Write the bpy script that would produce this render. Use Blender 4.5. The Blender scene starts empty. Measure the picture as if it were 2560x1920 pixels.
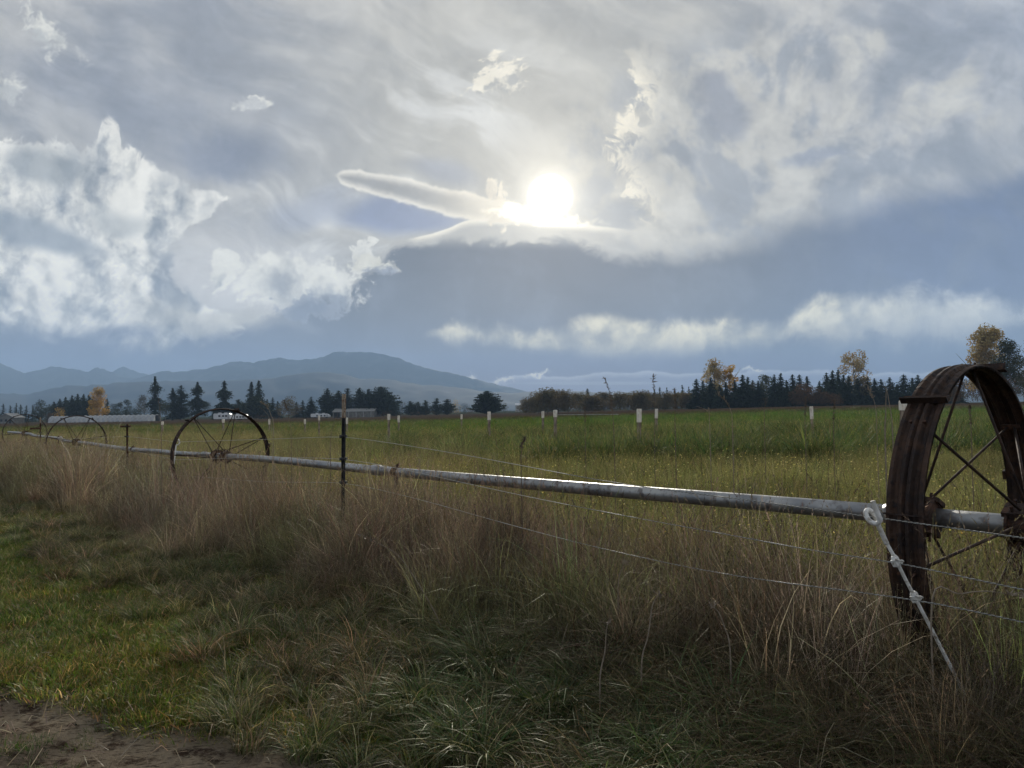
import bpy, math, random
import numpy as np
from mathutils import Vector, Matrix

R = math.radians
sc = bpy.context.scene
COL = sc.collection

# ------------------------------------------------------------------ camera
F = 1898.0                      # focal length in pixels of the 2560 px wide photograph
CAM_H = 1.41
cam_d = bpy.data.cameras.new("camera")
cam = bpy.data.objects.new("camera", cam_d)
COL.objects.link(cam)
cam_d.sensor_width = 36.0
cam_d.lens = F / 2560 * 36.0
cam_d.clip_start = 0.05
cam_d.clip_end = 60000
cam.location = (0, 0, CAM_H)
CAM_M = Matrix.Rotation(R(90 + 1.96), 3, 'X') @ Matrix.Rotation(R(-0.98), 3, 'Z')
cam.rotation_euler = CAM_M.to_euler()
sc.camera = cam

def ray(px, py):
    return CAM_M @ Vector(((px - 1280) / F, -(py - 960) / F, -1.0))

def P(px, py, Y):
    """the world point at depth Y (metres along +Y) on the sight line of a photograph pixel"""
    d = ray(px, py)
    return Vector((0, 0, CAM_H)) + d * (Y / d.y)

# ------------------------------------------------------------------ view / render settings
sc.view_settings.view_transform = 'Standard'
sc.view_settings.look = 'None'
sc.view_settings.exposure = 0.0
sc.view_settings.gamma = 1.0
sc.view_settings.use_curve_mapping = False
sc.render.engine = 'CYCLES'
sc.cycles.use_denoising = True
sc.cycles.use_adaptive_sampling = True
sc.cycles.adaptive_threshold = .02
sc.cycles.adaptive_min_samples = 8
sc.cycles.max_bounces = 5
sc.cycles.diffuse_bounces = 2
sc.cycles.transmission_bounces = 3
sc.cycles.volume_bounces = 0
sc.cycles.transparent_max_bounces = 6
sc.cycles.sample_clamp_indirect = 4.0

# ------------------------------------------------------------------ sky
def lin(*c):
    o = [(v / 255 / 12.92) if v / 255 <= .04045 else ((v / 255 + .055) / 1.055) ** 2.4 for v in c]
    return (o[0], o[1], o[2], 1.0)

SUN_DIR = ray(1375, 492).normalized()
SUN_EL = math.asin(SUN_DIR.z)
SUN_AZ = math.atan2(SUN_DIR.x, SUN_DIR.y)

world = bpy.data.worlds.new("World")
sc.world = world
world.use_nodes = True
nt = world.node_tree
nt.nodes.clear()

class S:
    """tiny wrapper: arithmetic on node sockets"""
    def __init__(s, k): s.k = k
    def _m(a, op, b=None, c=None, clamp=False):
        n = nt.nodes.new('ShaderNodeMath'); n.operation = op; n.use_clamp = clamp
        for i, v in enumerate((a, b, c)):
            if v is None: continue
            if isinstance(v, S): nt.links.new(v.k, n.inputs[i])
            else: n.inputs[i].default_value = v
        return S(n.outputs[0])
    def __add__(a, b): return S._m(a, 'ADD', b)
    def __radd__(a, b): return S._m(a, 'ADD', b)
    def __sub__(a, b): return S._m(a, 'SUBTRACT', b)
    def __rsub__(a, b): return S._m(b, 'SUBTRACT', a)
    def __mul__(a, b): return S._m(a, 'MULTIPLY', b)
    def __rmul__(a, b): return S._m(a, 'MULTIPLY', b)
    def __truediv__(a, b): return S._m(a, 'DIVIDE', b)

def vmath(op, a, b=None, out=0):
    n = nt.nodes.new('ShaderNodeVectorMath'); n.operation = op
    for i, v in enumerate((a, b)):
        if v is None: continue
        if isinstance(v, (tuple, Vector)): n.inputs[i].default_value = v
        elif op == 'SCALE' and i == 1: n.inputs['Scale'].default_value = v
        else: nt.links.new(v, n.inputs[i])
    return n.outputs['Value'] if op in ('LENGTH', 'DOT_PRODUCT') else n.outputs[0]

def smooth(x, a, b, lo=0.0, hi=1.0):
    n = nt.nodes.new('ShaderNodeMapRange'); n.interpolation_type = 'SMOOTHSTEP'
    nt.links.new(x.k, n.inputs[0])
    n.inputs[1].default_value = a; n.inputs[2].default_value = b
    n.inputs[3].default_value = lo; n.inputs[4].default_value = hi
    if a > b:
        n.inputs[1].default_value = b; n.inputs[2].default_value = a
        n.inputs[3].default_value = hi; n.inputs[4].default_value = lo
    return S(n.outputs[0])

def noise(vec, scale, detail=5, rough=.55, off=0.0, color=False, stretch=None, rot=0.0, dist=0.0, dim='2D'):
    v = vec
    if stretch or off:
        m = nt.nodes.new('ShaderNodeMapping'); m.inputs['Location'].default_value = (off, off * 1.7, off * .3)
        if stretch: m.inputs['Scale'].default_value = (stretch[0], stretch[1], 1)
        m0 = None
        if rot:
            m0 = nt.nodes.new('ShaderNodeMapping'); m0.inputs['Rotation'].default_value = (0, 0, rot)
            nt.links.new(v, m0.inputs[0]); v = m0.outputs[0]
        nt.links.new(v, m.inputs[0]); v = m.outputs[0]
    n = nt.nodes.new('ShaderNodeTexNoise'); n.noise_dimensions = dim
    n.inputs['Scale'].default_value = scale; n.inputs['Detail'].default_value = detail
    n.inputs['Roughness'].default_value = rough; n.inputs['Distortion'].default_value = dist
    nt.links.new(v, n.inputs['Vector'])
    return n.outputs['Color'] if color else S(n.outputs['Fac'])

def mixc(f, a, b):
    n = nt.nodes.new('ShaderNodeMix'); n.data_type = 'RGBA'; n.clamp_factor = True
    if isinstance(f, S): nt.links.new(f.k, n.inputs[0])
    else: n.inputs[0].default_value = f
    for i, v in ((6, a), (7, b)):
        if isinstance(v, tuple): n.inputs[i].default_value = v
        else: nt.links.new(v, n.inputs[i])
    return n.outputs[2]

def curve(x, pts, x0, x1, y0, y1):
    """piecewise smooth function through pts (x in [x0,x1], y in [y0,y1])"""
    n = nt.nodes.new('ShaderNodeFloatCurve')
    c = n.mapping.curves[0]
    pts = sorted(pts)
    q = [((a - x0) / (x1 - x0), (b - y0) / (y1 - y0)) for a, b in pts]
    while len(c.points) < len(q): c.points.new(.5, .5)
    for p_, (a, b) in zip(c.points, q): p_.location = (a, b)
    n.mapping.extend = 'HORIZONTAL'
    n.mapping.update()
    t = (x - x0) / (x1 - x0)
    nt.links.new(t.k, n.inputs['Value'])
    return S(n.outputs[0]) * (y1 - y0) + y0

tc = nt.nodes.new('ShaderNodeTexCoord')
dirv = tc.outputs['Generated']
ax_r, ax_u, ax_f = (CAM_M @ Vector((1, 0, 0))), (CAM_M @ Vector((0, 1, 0))), (CAM_M @ Vector((0, 0, -1)))
dr = S(vmath('DOT_PRODUCT', dirv, ax_r)); du = S(vmath('DOT_PRODUCT', dirv, ax_u)); df = S(vmath('DOT_PRODUCT', dirv, ax_f))
den = S._m(df, 'MAXIMUM', .12)
U = dr / den * (F / 1000) + 1.28
V = .96 - du / den * (F / 1000)
cmb = nt.nodes.new('ShaderNodeCombineXYZ')
nt.links.new(U.k, cmb.inputs[0]); nt.links.new(V.k, cmb.inputs[1])
p0 = cmb.outputs[0]

def warp(v, scale, amp, detail, rough, off):
    c = noise(v, scale, detail, rough, off, color=True)
    c = vmath('SUBTRACT', c, (.5, .5, .5))
    return vmath('ADD', v, vmath('SCALE', c, amp))
pw1 = warp(p0, 2.4, .16, 2, .5, 3.1)           # slow bends
pw2 = warp(pw1, 8, .10, 3, .6, 7.7)            # billows
pw3 = warp(p0, 12, .085, 4, .66, 1.3)          # ragged edges
nb = noise(pw1, 6.5, 6, .56, 5.5)              # body billows
nf = noise(pw2, 17, 5, .62, 2.5)               # fine tufts
nl = noise(p0, 1.6, 2, .5, 9.2)                # slow tone

def ell(v, cx, cy, rx, ry, rot=0.0):
    m = nt.nodes.new('ShaderNodeMapping'); m.vector_type = 'TEXTURE'
    m.inputs['Location'].default_value = (cx, cy, 0)
    m.inputs['Rotation'].default_value = (0, 0, R(rot))
    m.inputs['Scale'].default_value = (rx, ry, 1)
    nt.links.new(v, m.inputs[0])
    f = nt.nodes.new('ShaderNodeVectorMath'); f.operation = 'MULTIPLY'; f.inputs[1].default_value = (1, 1, 0)
    nt.links.new(m.outputs[0], f.inputs[0])
    return 1.0 - S(vmath('LENGTH', f.outputs[0]))

tone = {}
#SKY-LAYERS
su, sv = 1.375, .492
dsun = S(vmath('LENGTH', vmath('MULTIPLY', vmath('SUBTRACT', p0, (su, sv, 0)), (1, 1, 0))))
tosun = vmath('SCALE', vmath('NORMALIZE', vmath('SUBTRACT', (su, sv, 0), p0)), .030)
pwm = vmath('SCALE', vmath('ADD', pw1, pw3), .5)
dens = noise(pwm, 3.6, 6, .56, 12.3)
dens2 = noise(vmath('ADD', pwm, tosun), 3.6, 6, .56, 12.3)
rel = (dens - dens2) * 5.0 + (nf - .5) * .35           # >0 on the sides turned to the sun
lit = rel + (dens - .5) * 1.6
streak = noise(pw1, 3.0, 4, .55, 4.0, stretch=(1, 3.2), rot=R(-24))
streak2 = noise(p0, 3.0, 4, .6, 8.0, stretch=(1, 4.5), rot=R(18))

# high veil: lavender grey, warmer and paler toward the sun
c = mixc(smooth(nl * .5 + streak * .5, .36, .62), lin(154, 160, 171), lin(186, 187, 188))
c = mixc(smooth(dsun, 1.05, .15) * .8, c, lin(190, 189, 182))
c = mixc(smooth(U, 1.9, 2.7) * smooth(V, .55, .05) * .5, c, lin(160, 172, 192))
# darker left top veil
c = mixc(smooth(ell(pw1, .35, .26, .55, .13, 12), -.2, .8) * .45, c, lin(150, 157, 172))
# pale wisps between
c = mixc(smooth(streak, .47, .66) * smooth(ell(p0, .98, .36, .55, .22, -28), -.1, .6) * .8, c, lin(203, 205, 206))
c = mixc(smooth(streak2, .5, .68) * smooth(ell(p0, .75, .62, .6, .2, 5), -.1, .6) * .7, c, lin(200, 203, 205))
# blue gaps
c = mixc(smooth(ell(pw2, .56, .41, .22, .085, 8), 0, .8) * .75, c, lin(128, 139, 162))
c = mixc(smooth(ell(pw1, 1.0, .525, .21, .055, 9), 0, .65) * .9, c, lin(122, 139, 175))
c = mixc(smooth(ell(pw1, .78, .50, .18, .05, -25), 0, .8) * .5, c, lin(140, 152, 178))
c = mixc(smooth(ell(pw1, 1.08, .43, .12, .04, 15), 0, .8) * .55, c, lin(140, 150, 172))
# area left of centre below the wisps, bright milky
c = mixc(smooth(ell(pw1, .62, .68, .34, .17, 0), 0, .7) * .75, c, lin(200, 201, 203))

# right-hand broken cloud
fld = smooth(ell(p0, 1.98, .33, .74, .36, -14), -.05, .45)
dJ = .5 + (nb - .5) * .8 + rel * .06
c = mixc(fld * smooth(dJ, .53, .40) * .8, c, lin(150, 158, 170))
c = mixc(fld * smooth(dJ, .50, .66) * .85, c, lin(200, 200, 196))
c = mixc(smooth(ell(pw2, 1.83, .255, .12, .065, 40), 0, .6) * .8, c, lin(138, 146, 163))
c = mixc(smooth(ell(pw2, 1.70, .385, .075, .035, 0), 0, .6) * .85, c, lin(136, 145, 158))
c = mixc(smooth(ell(pw2, 2.07, .385, .11, .04, -6), 0, .7) * .7, c, lin(143, 154, 175))
# bright ragged rim of that cloud facing the sun
redge = curve(V, [(0, 1.75), (.1, 1.60), (.16, 1.56), (.22, 1.57), (.28, 1.565), (.33, 1.54), (.37, 1.505), (.42, 1.515), (.45, 1.55), (.52, 1.58), (.6, 1.66)], 0, 1, 1, 2)
fRm = (U - redge) + (nf - .5) * .16 + (nb - .5) * .10
c = mixc(smooth(fRm, -.005, .02) * smooth(fRm, .13, .02) * smooth(V, .60, .5) * smooth(V, .08, .22) * smooth(nf, .38, .56), c, lin(226, 221, 206))

def cloud(c, v, cx, cy, rx, ry, rot=0, soft=.25, amp=2.0, edge=None, rimc=(215, 216, 212), core=(160, 166, 174),
          off=(0, .25), r0=.1, r1=.7, k=1.0, nz=None):
    nz = nz or nf
    f = ell(v, cx, cy, rx, ry, rot) + (nz - .5) * amp
    g = ell(v, cx + off[0] * rx, cy + off[1] * ry, rx * .95, ry * .95, rot) + (nb - .5) * (amp * 1.2)
    g = g - rel * .22
    body = mixc(smooth(g, r0, r1), lin(*rimc), lin(*core))
    return mixc(smooth(f, 0, soft) * k, c, body)

# big slate mass under the sun, rising to the right
top = curve(U, [(0, .78), (.45, .80), (.60, .80), (.85, .70), (.92, .665), (1.02, .608), (1.2, .592), (1.45, .60), (1.60, .625), (1.78, .605),
                (1.95, .55), (2.15, .49), (2.4, .44), (2.56, .405)], 0, 2.56, 0, 1)
softD = smooth(U, 1.3, 1.95, .02, .085)
fD = (V - top + (nb - .5) * .10 + (nf - .5) * .05) / softD
massc = mixc(smooth(nl, .35, .65), lin(106, 113, 126), lin(114, 120, 132))
massc = mixc(smooth(U, 1.7, 2.4), massc, lin(106, 122, 154))
massc = mixc(smooth(U, .95, .35), massc, lin(128, 140, 162))
massc = mixc(smooth(V, .76, .93) * .7, massc, lin(104, 119, 152))
massc = mixc(smooth(nb, .5, .72) * .35, massc, lin(132, 142, 158))
c = mixc(smooth(fD, -.2, 1.0), c, massc)

# great cumulus bank on the left
bx = curve(V, [(0.0, .95), (.44, .75), (.48, .61), (.50, .57), (.54, .53), (.60, .455), (.70, .46), (.76, .52), (.80, .60), (.86, .60), (.92, .3)], 0, 1, -.3, 1)
tA = curve(U, [(0, .345), (.08, .33), (.14, .335), (.2, .355), (.235, .36), (.25, .325), (.265, .308), (.29, .312), (.305, .35), (.34, .38), (.37, .388), (.42, .405), (.46, .43), (.5, .455), (.55, .482), (.6, .50), (.8, .5)], 0, .8, .2, .6)
fA = S._m(bx - U, 'MINIMUM', V - tA) + (nf - .5) * .09 + (nb - .5) * .07 + (dens - .5) * .03
bodyA = mixc(smooth(lit + (nb - .5) * 1.0 + .12, -.75, .65), lin(142, 151, 163), lin(224, 224, 220))
bodyA = mixc(smooth(ell(pw1, .10, .42, .15, .07), 0, .6) * .8, bodyA, lin(158, 165, 171))
bodyA = mixc(smooth(ell(pw1, .08, .575, .24, .055, 8), 0, .6) * .85, bodyA, lin(148, 158, 170))
bodyA = mixc(smooth(ell(pw1, .30, .52, .12, .045, 12), 0, .7) * .6, bodyA, lin(170, 177, 182))
bodyA = mixc(smooth(fA, .06, .01) * smooth(V, .75, .5) * .6, bodyA, lin(222, 222, 219))
c = mixc(smooth(fA, 0, .022) * smooth(V + (nb - .5) * .34, .89, .78), c, bodyA)
# warm milky foot of the bank
c = mixc(smooth(ell(pw2, .50, .79, .26, .055, 6), 0, .7) * .6, c, lin(195, 195, 190))

# cumulus heap with dark core, and its neighbours
c = cloud(c, pw3, .555, .675, .045, .055, 20, off=(-.2, .5), core=(172, 177, 182))
c = cloud(c, pw3, .70, .70, .125, .085, 8, off=(-.02, .22), core=(150, 156, 166), r0=.05, r1=1.1, amp=1.1, soft=.3)
c = cloud(c, pw3, .83, .715, .10, .055, 22, off=(.1, .6), core=(150, 158, 170), amp=1.8, soft=.45)
c = cloud(c, pw3, .90, .645, .035, .045, 0, k=.9, core=(190, 193, 195))
c = cloud(c, pw3, .94, .66, .09, .03, 8, off=(.1, .8), core=(150, 158, 172), rimc=(208, 208, 200), amp=1.8, soft=.45)
c = cloud(c, pw3, .77, .775, .10, .035, 0, off=(0, 0), core=(132, 143, 162), rimc=(150, 158, 172), k=.8)

# warm lit band low on the right
bandc = curve(U, [(1.05, .845), (1.12, .83), (1.3, .85), (1.5, .855), (1.7, .845), (1.9, .84), (2.05, .80), (2.3, .79), (2.56, .80)], 0, 2.56, .6, 1)
bandw = curve(U, [(0.95, .002), (1.09, .018), (1.14, .046), (1.28, .048), (1.34, .036), (1.5, .062), (1.8, .050), (2.05, .068), (2.56, .085)], 0, 2.56, 0, .2)
dv = (V - bandc) / bandw
fE = 1.0 - S._m(dv, 'ABSOLUTE') + (nf - .5) * .7 + (dens - .5) * 2.2
bc = mixc(smooth(lit, -.7, .7), lin(165, 168, 168), lin(232, 226, 200))
bc = mixc(smooth(U, 1.8, 2.4) * .7, bc, lin(196, 202, 208))
bc = mixc(smooth(dv, -.1, .9) * .6, bc, lin(150, 156, 170))
c = mixc(smooth(fE, -.05, .75) * smooth(U, 1.05, 1.13), c, bc)

# blue-grey air below it
c = mixc(smooth(V + (nb - .5) * .03, .865, .915) * smooth(U, .9, 1.2) * .9, c, lin(96, 114, 156))
c = mixc(smooth(V + (nb - .5) * .06, .85, .91) * smooth(U, 1.2, .9) * .9, c, lin(118, 135, 168))
# low distant cloud row above the far land
rowt = curve(U, [(.95, .95), (1.12, .93), (1.2, .95), (1.3, .935), (1.42, .938), (1.55, .927), (1.75, .93), (2.0, .922), (2.2, .93), (2.4, .918)], 0, 2.56, .85, 1)
fR = (V - rowt) + (nf - .5) * .018 + (nb - .5) * .014
c = mixc(smooth(fR, 0, .006) * smooth(U, 1.15, 1.3) * .9, c, mixc(smooth(fR, .0, .02), lin(190, 197, 212), lin(118, 133, 168)))
for (x_, y_, rx_, ry_) in ((.99, .937, .05, .010), (1.06, .945, .060, .018), (1.145, .951, .055, .017), (1.24, .946, .04, .010), (1.33, .935, .04, .008), (1.86, .93, .04, .008)):
    c = cloud(c, pw3, x_ + .02, y_, rx_, ry_, 0, off=(0, .7), core=(170, 180, 200), rimc=(236, 233, 222), amp=1.2, k=.8, soft=.8)
c = mixc(smooth(ell(p0, 1.5, .958, .28, .006), 0, .6) * .5, c, lin(170, 182, 200))

# small torn puffs
c = cloud(c, pw3, .11, .085, .095, .04, 42, k=.85, amp=3.4, soft=.8, core=(186, 190, 192))
c = cloud(c, pw3, .02, .225, .05, .045, 30, k=.8, amp=3.4, soft=.8, core=(190, 193, 194))
c = cloud(c, pw3, .640, .258, .045, .018, -8, k=.9, amp=3.0, soft=.6, core=(190, 193, 196))
c = cloud(c, pw3, 1.235, .20, .075, .045, -32, k=.95, amp=3.2, soft=.5, rimc=(224, 220, 208), core=(176, 178, 178), r0=.3)

# lenticular streak beside the sun
lmid = curve(U, [(.80, .430), (.835, .438), (.95, .462), (1.05, .488), (1.15, .512), (1.25, .53), (1.4, .545)], .7, 1.5, .3, .7)
lwid = curve(U, [(.78, .0), (.83, .0), (.86, .020), (.95, .030), (1.05, .033), (1.15, .036), (1.25, .03), (1.33, .02), (1.42, .002), (1.5, 0)], .7, 1.5, 0, .1)
n_l = nf
fL = lwid - S._m(V - lmid, 'ABSOLUTE') + (n_l - .5) * .024
lc = mixc(smooth(fL, -.004, .026), lin(236, 233, 224), lin(160, 161, 162))
lc = mixc(smooth(U, 1.0, 1.3), lc, lin(225, 219, 203))
c = mixc(smooth(fL, -.004, .007) * smooth(U, .825, .86) * smooth(U, 1.40, 1.25), c, lc)
# thin bright arc along the top of the slate mass
arc = curve(U, [(1.0, .60), (1.06, .588), (1.12, .57), (1.17, .55), (1.25, .547), (1.35, .552), (1.5, .565), (1.6, .575), (1.75, .58)], .9, 1.9, .4, .8)
fa = V - arc + (n_l - .5) * .004
m_arc = smooth(U, 1.01, 1.05) * smooth(U + (nf - .5) * .2, 1.66, 1.44)
c = mixc(smooth(fa, -.002, .004) * smooth(V, .63, .585) * m_arc * .95, c, mixc(smooth(fa, .0, .022), lin(232, 228, 215), lin(176, 177, 175)))
c = cloud(c, pw3, 1.24, .470, .022, .040, -30, k=.7, amp=3.4, soft=.7, rimc=(240, 230, 208), core=(220, 212, 196))
c = cloud(c, pw3, 1.25, .555, .045, .016, 0, amp=2.8, soft=.5, rimc=(238, 228, 205), core=(214, 208, 194))
# fine cloud grain over everything, then a little more contrast
grain = 1.0 + (streak - .5) * .28 + (nf - .5) * .20 + rel * .06
gsc = nt.nodes.new('ShaderNodeVectorMath'); gsc.operation = 'SCALE'; nt.links.new(c, gsc.inputs[0]); nt.links.new(grain.k, gsc.inputs['Scale'])
gm = nt.nodes.new('ShaderNodeGamma'); gm.inputs['Gamma'].default_value = 1.32; nt.links.new(gsc.outputs[0], gm.inputs[0])
c = vmath('SCALE', gm.outputs[0], 1.29)
hs = nt.nodes.new('ShaderNodeHueSaturation'); hs.inputs['Saturation'].default_value = .80; nt.links.new(c, hs.inputs['Color']); c = hs.outputs[0]
# soft glow and the veiled disc of the sun
def addc(c, f, col):
    n = nt.nodes.new('ShaderNodeMix'); n.data_type = 'RGBA'; n.blend_type = 'ADD'; n.clamp_factor = False
    nt.links.new(f.k, n.inputs[0]); nt.links.new(c, n.inputs[6]); n.inputs[7].default_value = col
    return n.outputs[2]
fr = 1.0 - smooth(fD, -.1, .9) * .85
g1 = S._m(dsun * -1.0 / .034, 'EXPONENT') * fr
g2 = S._m(dsun * -1.0 / .13, 'EXPONENT') * fr
g3 = S._m(dsun * -1.0 / .40, 'EXPONENT') * (1.0 - smooth(fD, -.1, .9) * .6)
c = addc(c, g1 * 1.9, (1.0, .93, .74, 1))
c = addc(c, g3 * .16, (1.0, .95, .84, 1))
c = addc(c, g2 * .42, (1.0, .92, .76, 1))
hot = smooth(ell(pw3, 1.36, .548, .17, .020, 6) + (nf - .5) * .8, 0, .9)
c = addc(c, hot * smooth(V, .57, .56) * 1.0, (1.0, .9, .66, 1))
hot2 = smooth(ell(pw3, 1.285, .522, .035, .03, 30), 0, .7)
c = addc(c, hot2 * 1.1, (1.0, .92, .68, 1))
c = addc(c, smooth(dsun + (nf - .5) * .006, .060, .036) * 7.0, (1.0, .96, .86, 1))

# the rest of the sky, sides and back: broken overcast, made brighter to light the stakes
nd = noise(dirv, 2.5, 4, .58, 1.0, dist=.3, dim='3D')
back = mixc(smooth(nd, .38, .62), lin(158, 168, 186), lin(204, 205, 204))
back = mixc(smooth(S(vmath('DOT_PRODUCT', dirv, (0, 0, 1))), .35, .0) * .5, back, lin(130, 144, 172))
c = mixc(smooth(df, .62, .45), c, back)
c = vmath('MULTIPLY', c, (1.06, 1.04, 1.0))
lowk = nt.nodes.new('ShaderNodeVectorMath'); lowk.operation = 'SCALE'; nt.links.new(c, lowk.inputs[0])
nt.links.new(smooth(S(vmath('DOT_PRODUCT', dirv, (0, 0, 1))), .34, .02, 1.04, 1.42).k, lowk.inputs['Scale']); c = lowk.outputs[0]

sky = nt.nodes.new('ShaderNodeTexSky')
sky.sky_type = 'NISHITA'
sky.sun_disc = False
sky.sun_elevation = SUN_EL
sky.sun_rotation = SUN_AZ
sky.air_density = 1.0; sky.dust_density = 1.5; sky.ozone_density = 1.2
bg1 = nt.nodes.new('ShaderNodeBackground'); bg1.inputs['Strength'].default_value = .05
nt.links.new(sky.outputs[0], bg1.inputs[0])
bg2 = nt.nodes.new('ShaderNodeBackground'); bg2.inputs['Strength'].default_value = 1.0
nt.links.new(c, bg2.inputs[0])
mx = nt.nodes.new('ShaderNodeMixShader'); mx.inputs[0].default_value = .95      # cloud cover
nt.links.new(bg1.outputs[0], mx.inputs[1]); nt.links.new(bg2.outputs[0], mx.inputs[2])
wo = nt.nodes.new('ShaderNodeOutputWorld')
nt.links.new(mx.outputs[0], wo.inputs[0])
world.cycles.sampling_method = 'MANUAL'
world.cycles.sample_map_resolution = 1024

# ------------------------------------------------------------------ sun
sl = bpy.data.lights.new("sun", 'SUN')
sun = bpy.data.objects.new("sun", sl)
COL.objects.link(sun)
sl.energy = 5.0
sl.angle = R(1.6)
sl.color = (1.0, .93, .80)
sun.rotation_euler = Vector(SUN_DIR).to_track_quat('Z', 'Y').to_euler()

# ================================================================== helpers
rng = np.random.default_rng(7)

def ss(a, b, x):
    t = np.clip((np.asarray(x, float) - a) / (b - a), 0, 1)
    return t * t * (3 - 2 * t)

def _h(ix, iy, seed):
    n = (ix.astype(np.int64) * 374761393 + iy.astype(np.int64) * 668265263 + seed * 144665) & 0x7fffffff
    n = ((n ^ (n >> 13)) * 1274126177) & 0x7fffffff
    return ((n ^ (n >> 16)) & 0xffff) / 65535.0

def vn(x, y, seed=0):
    x = np.asarray(x, float); y = np.asarray(y, float)
    ix = np.floor(x); iy = np.floor(y); fx = x - ix; fy = y - iy
    fx = fx * fx * (3 - 2 * fx); fy = fy * fy * (3 - 2 * fy)
    a = _h(ix, iy, seed); b = _h(ix + 1, iy, seed); c_ = _h(ix, iy + 1, seed); d_ = _h(ix + 1, iy + 1, seed)
    return (a * (1 - fx) + b * fx) * (1 - fy) + (c_ * (1 - fx) + d_ * fx) * fy

def fbm(x, y, seed=0, o=4):
    s = 0; a = .5; t = 0
    for k in range(o):
        s = s + a * vn(np.asarray(x) * 2 ** k, np.asarray(y) * 2 ** k, seed + k * 17); t += a; a *= .5
    return s / t

# the wheel line: hub of the nearest wheel and its direction (leftwards and away)
W1 = np.array((2.35, 3.92))
AZ = R(39.2)
DL = np.array((-math.sin(AZ), math.cos(AZ)))       # along the pipe, away from the camera
NC = np.array((-math.cos(AZ), -math.sin(AZ)))      # across it, toward the camera

def dist_s(x, y):
    qx = np.asarray(x) - W1[0]; qy = np.asarray(y) - W1[1]
    return qx * NC[0] + qy * NC[1], qx * DL[0] + qy * DL[1]

def ground(x, y):
    x = np.asarray(x, float); y = np.asarray(y, float)
    r = x / np.maximum(np.abs(y), 1.0)
    Lf = ss(-.45, .30, -r)
    z = -.0026 * np.clip(y, 0, 460) * Lf - .06 * ss(4, 13, y) * Lf
    z = z + .9 * ss(70, 240, y) * ss(-.05, .4, r)
    d, s = dist_s(x, y)
    near = 1 - ss(60, 120, np.hypot(x, y))
    z = z + near * (.05 * (fbm(x * .7, y * .7, 3) - .5) + .035 * (fbm(x * 2.3, y * 2.3, 9) - .5))
    z = z + .07 * np.exp(-((d - .9) / .8) ** 2) * near
    return z

def dirt_edge(s): return 2.60 + .54 * np.clip(np.asarray(s) - 1.2, -3, 4.5)

def gz(x, y): return float(ground(x, y))

def tag(o, label=None, cat=None, group=None, kind=None):
    if label: o['label'] = label
    if cat: o['category'] = cat
    if group: o['group'] = group
    if kind: o['kind'] = kind
    return o

def empty(name, loc=(0, 0, 0), rz=0.0, **kw):
    o = bpy.data.objects.new(name, None)
    o.empty_display_size = .2
    o.location = loc; o.rotation_euler = (0, 0, rz)
    COL.objects.link(o)
    return tag(o, **kw)

def mesh(name, verts, faces, mat=None, smooth_=False, cols=None, mats_idx=None):
    me = bpy.data.meshes.new(name)
    verts = np.asarray(verts, dtype=np.float32).reshape(-1, 3)
    if isinstance(faces, np.ndarray):
        k = faces.shape[1]
        me.vertices.add(len(verts)); me.vertices.foreach_set('co', verts.ravel())
        me.loops.add(faces.size); me.polygons.add(len(faces))
        me.loops.foreach_set('vertex_index', faces.astype(np.int32).ravel())
        me.polygons.foreach_set('loop_start', np.arange(0, faces.size, k, dtype=np.int32))
        me.update(calc_edges=True)
    else:
        me.from_pydata([tuple(map(float, v)) for v in verts], [], faces); me.update()
    if smooth_:
        me.polygons.foreach_set('use_smooth', np.ones(len(me.polygons), dtype=bool))
    if cols is not None:
        a = me.color_attributes.new('col', 'FLOAT_COLOR', 'POINT')
        cc = np.ones((len(verts), 4), dtype=np.float32); cc[:, :3] = cols
        a.data.foreach_set('color', cc.ravel())
    if mat is not None:
        for m in (mat if isinstance(mat, (list, tuple)) else (mat,)): me.materials.append(m)
    if mats_idx is not None: me.polygons.foreach_set('material_index', np.asarray(mats_idx, dtype=np.int32))
    return me

def obj(name, me, parent=None, loc=(0, 0, 0), rot=(0, 0, 0), **kw):
    o = bpy.data.objects.new(name, me)
    o.location = loc; o.rotation_euler = rot
    if parent: o.parent = parent
    COL.objects.link(o)
    return tag(o, **kw)

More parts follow.
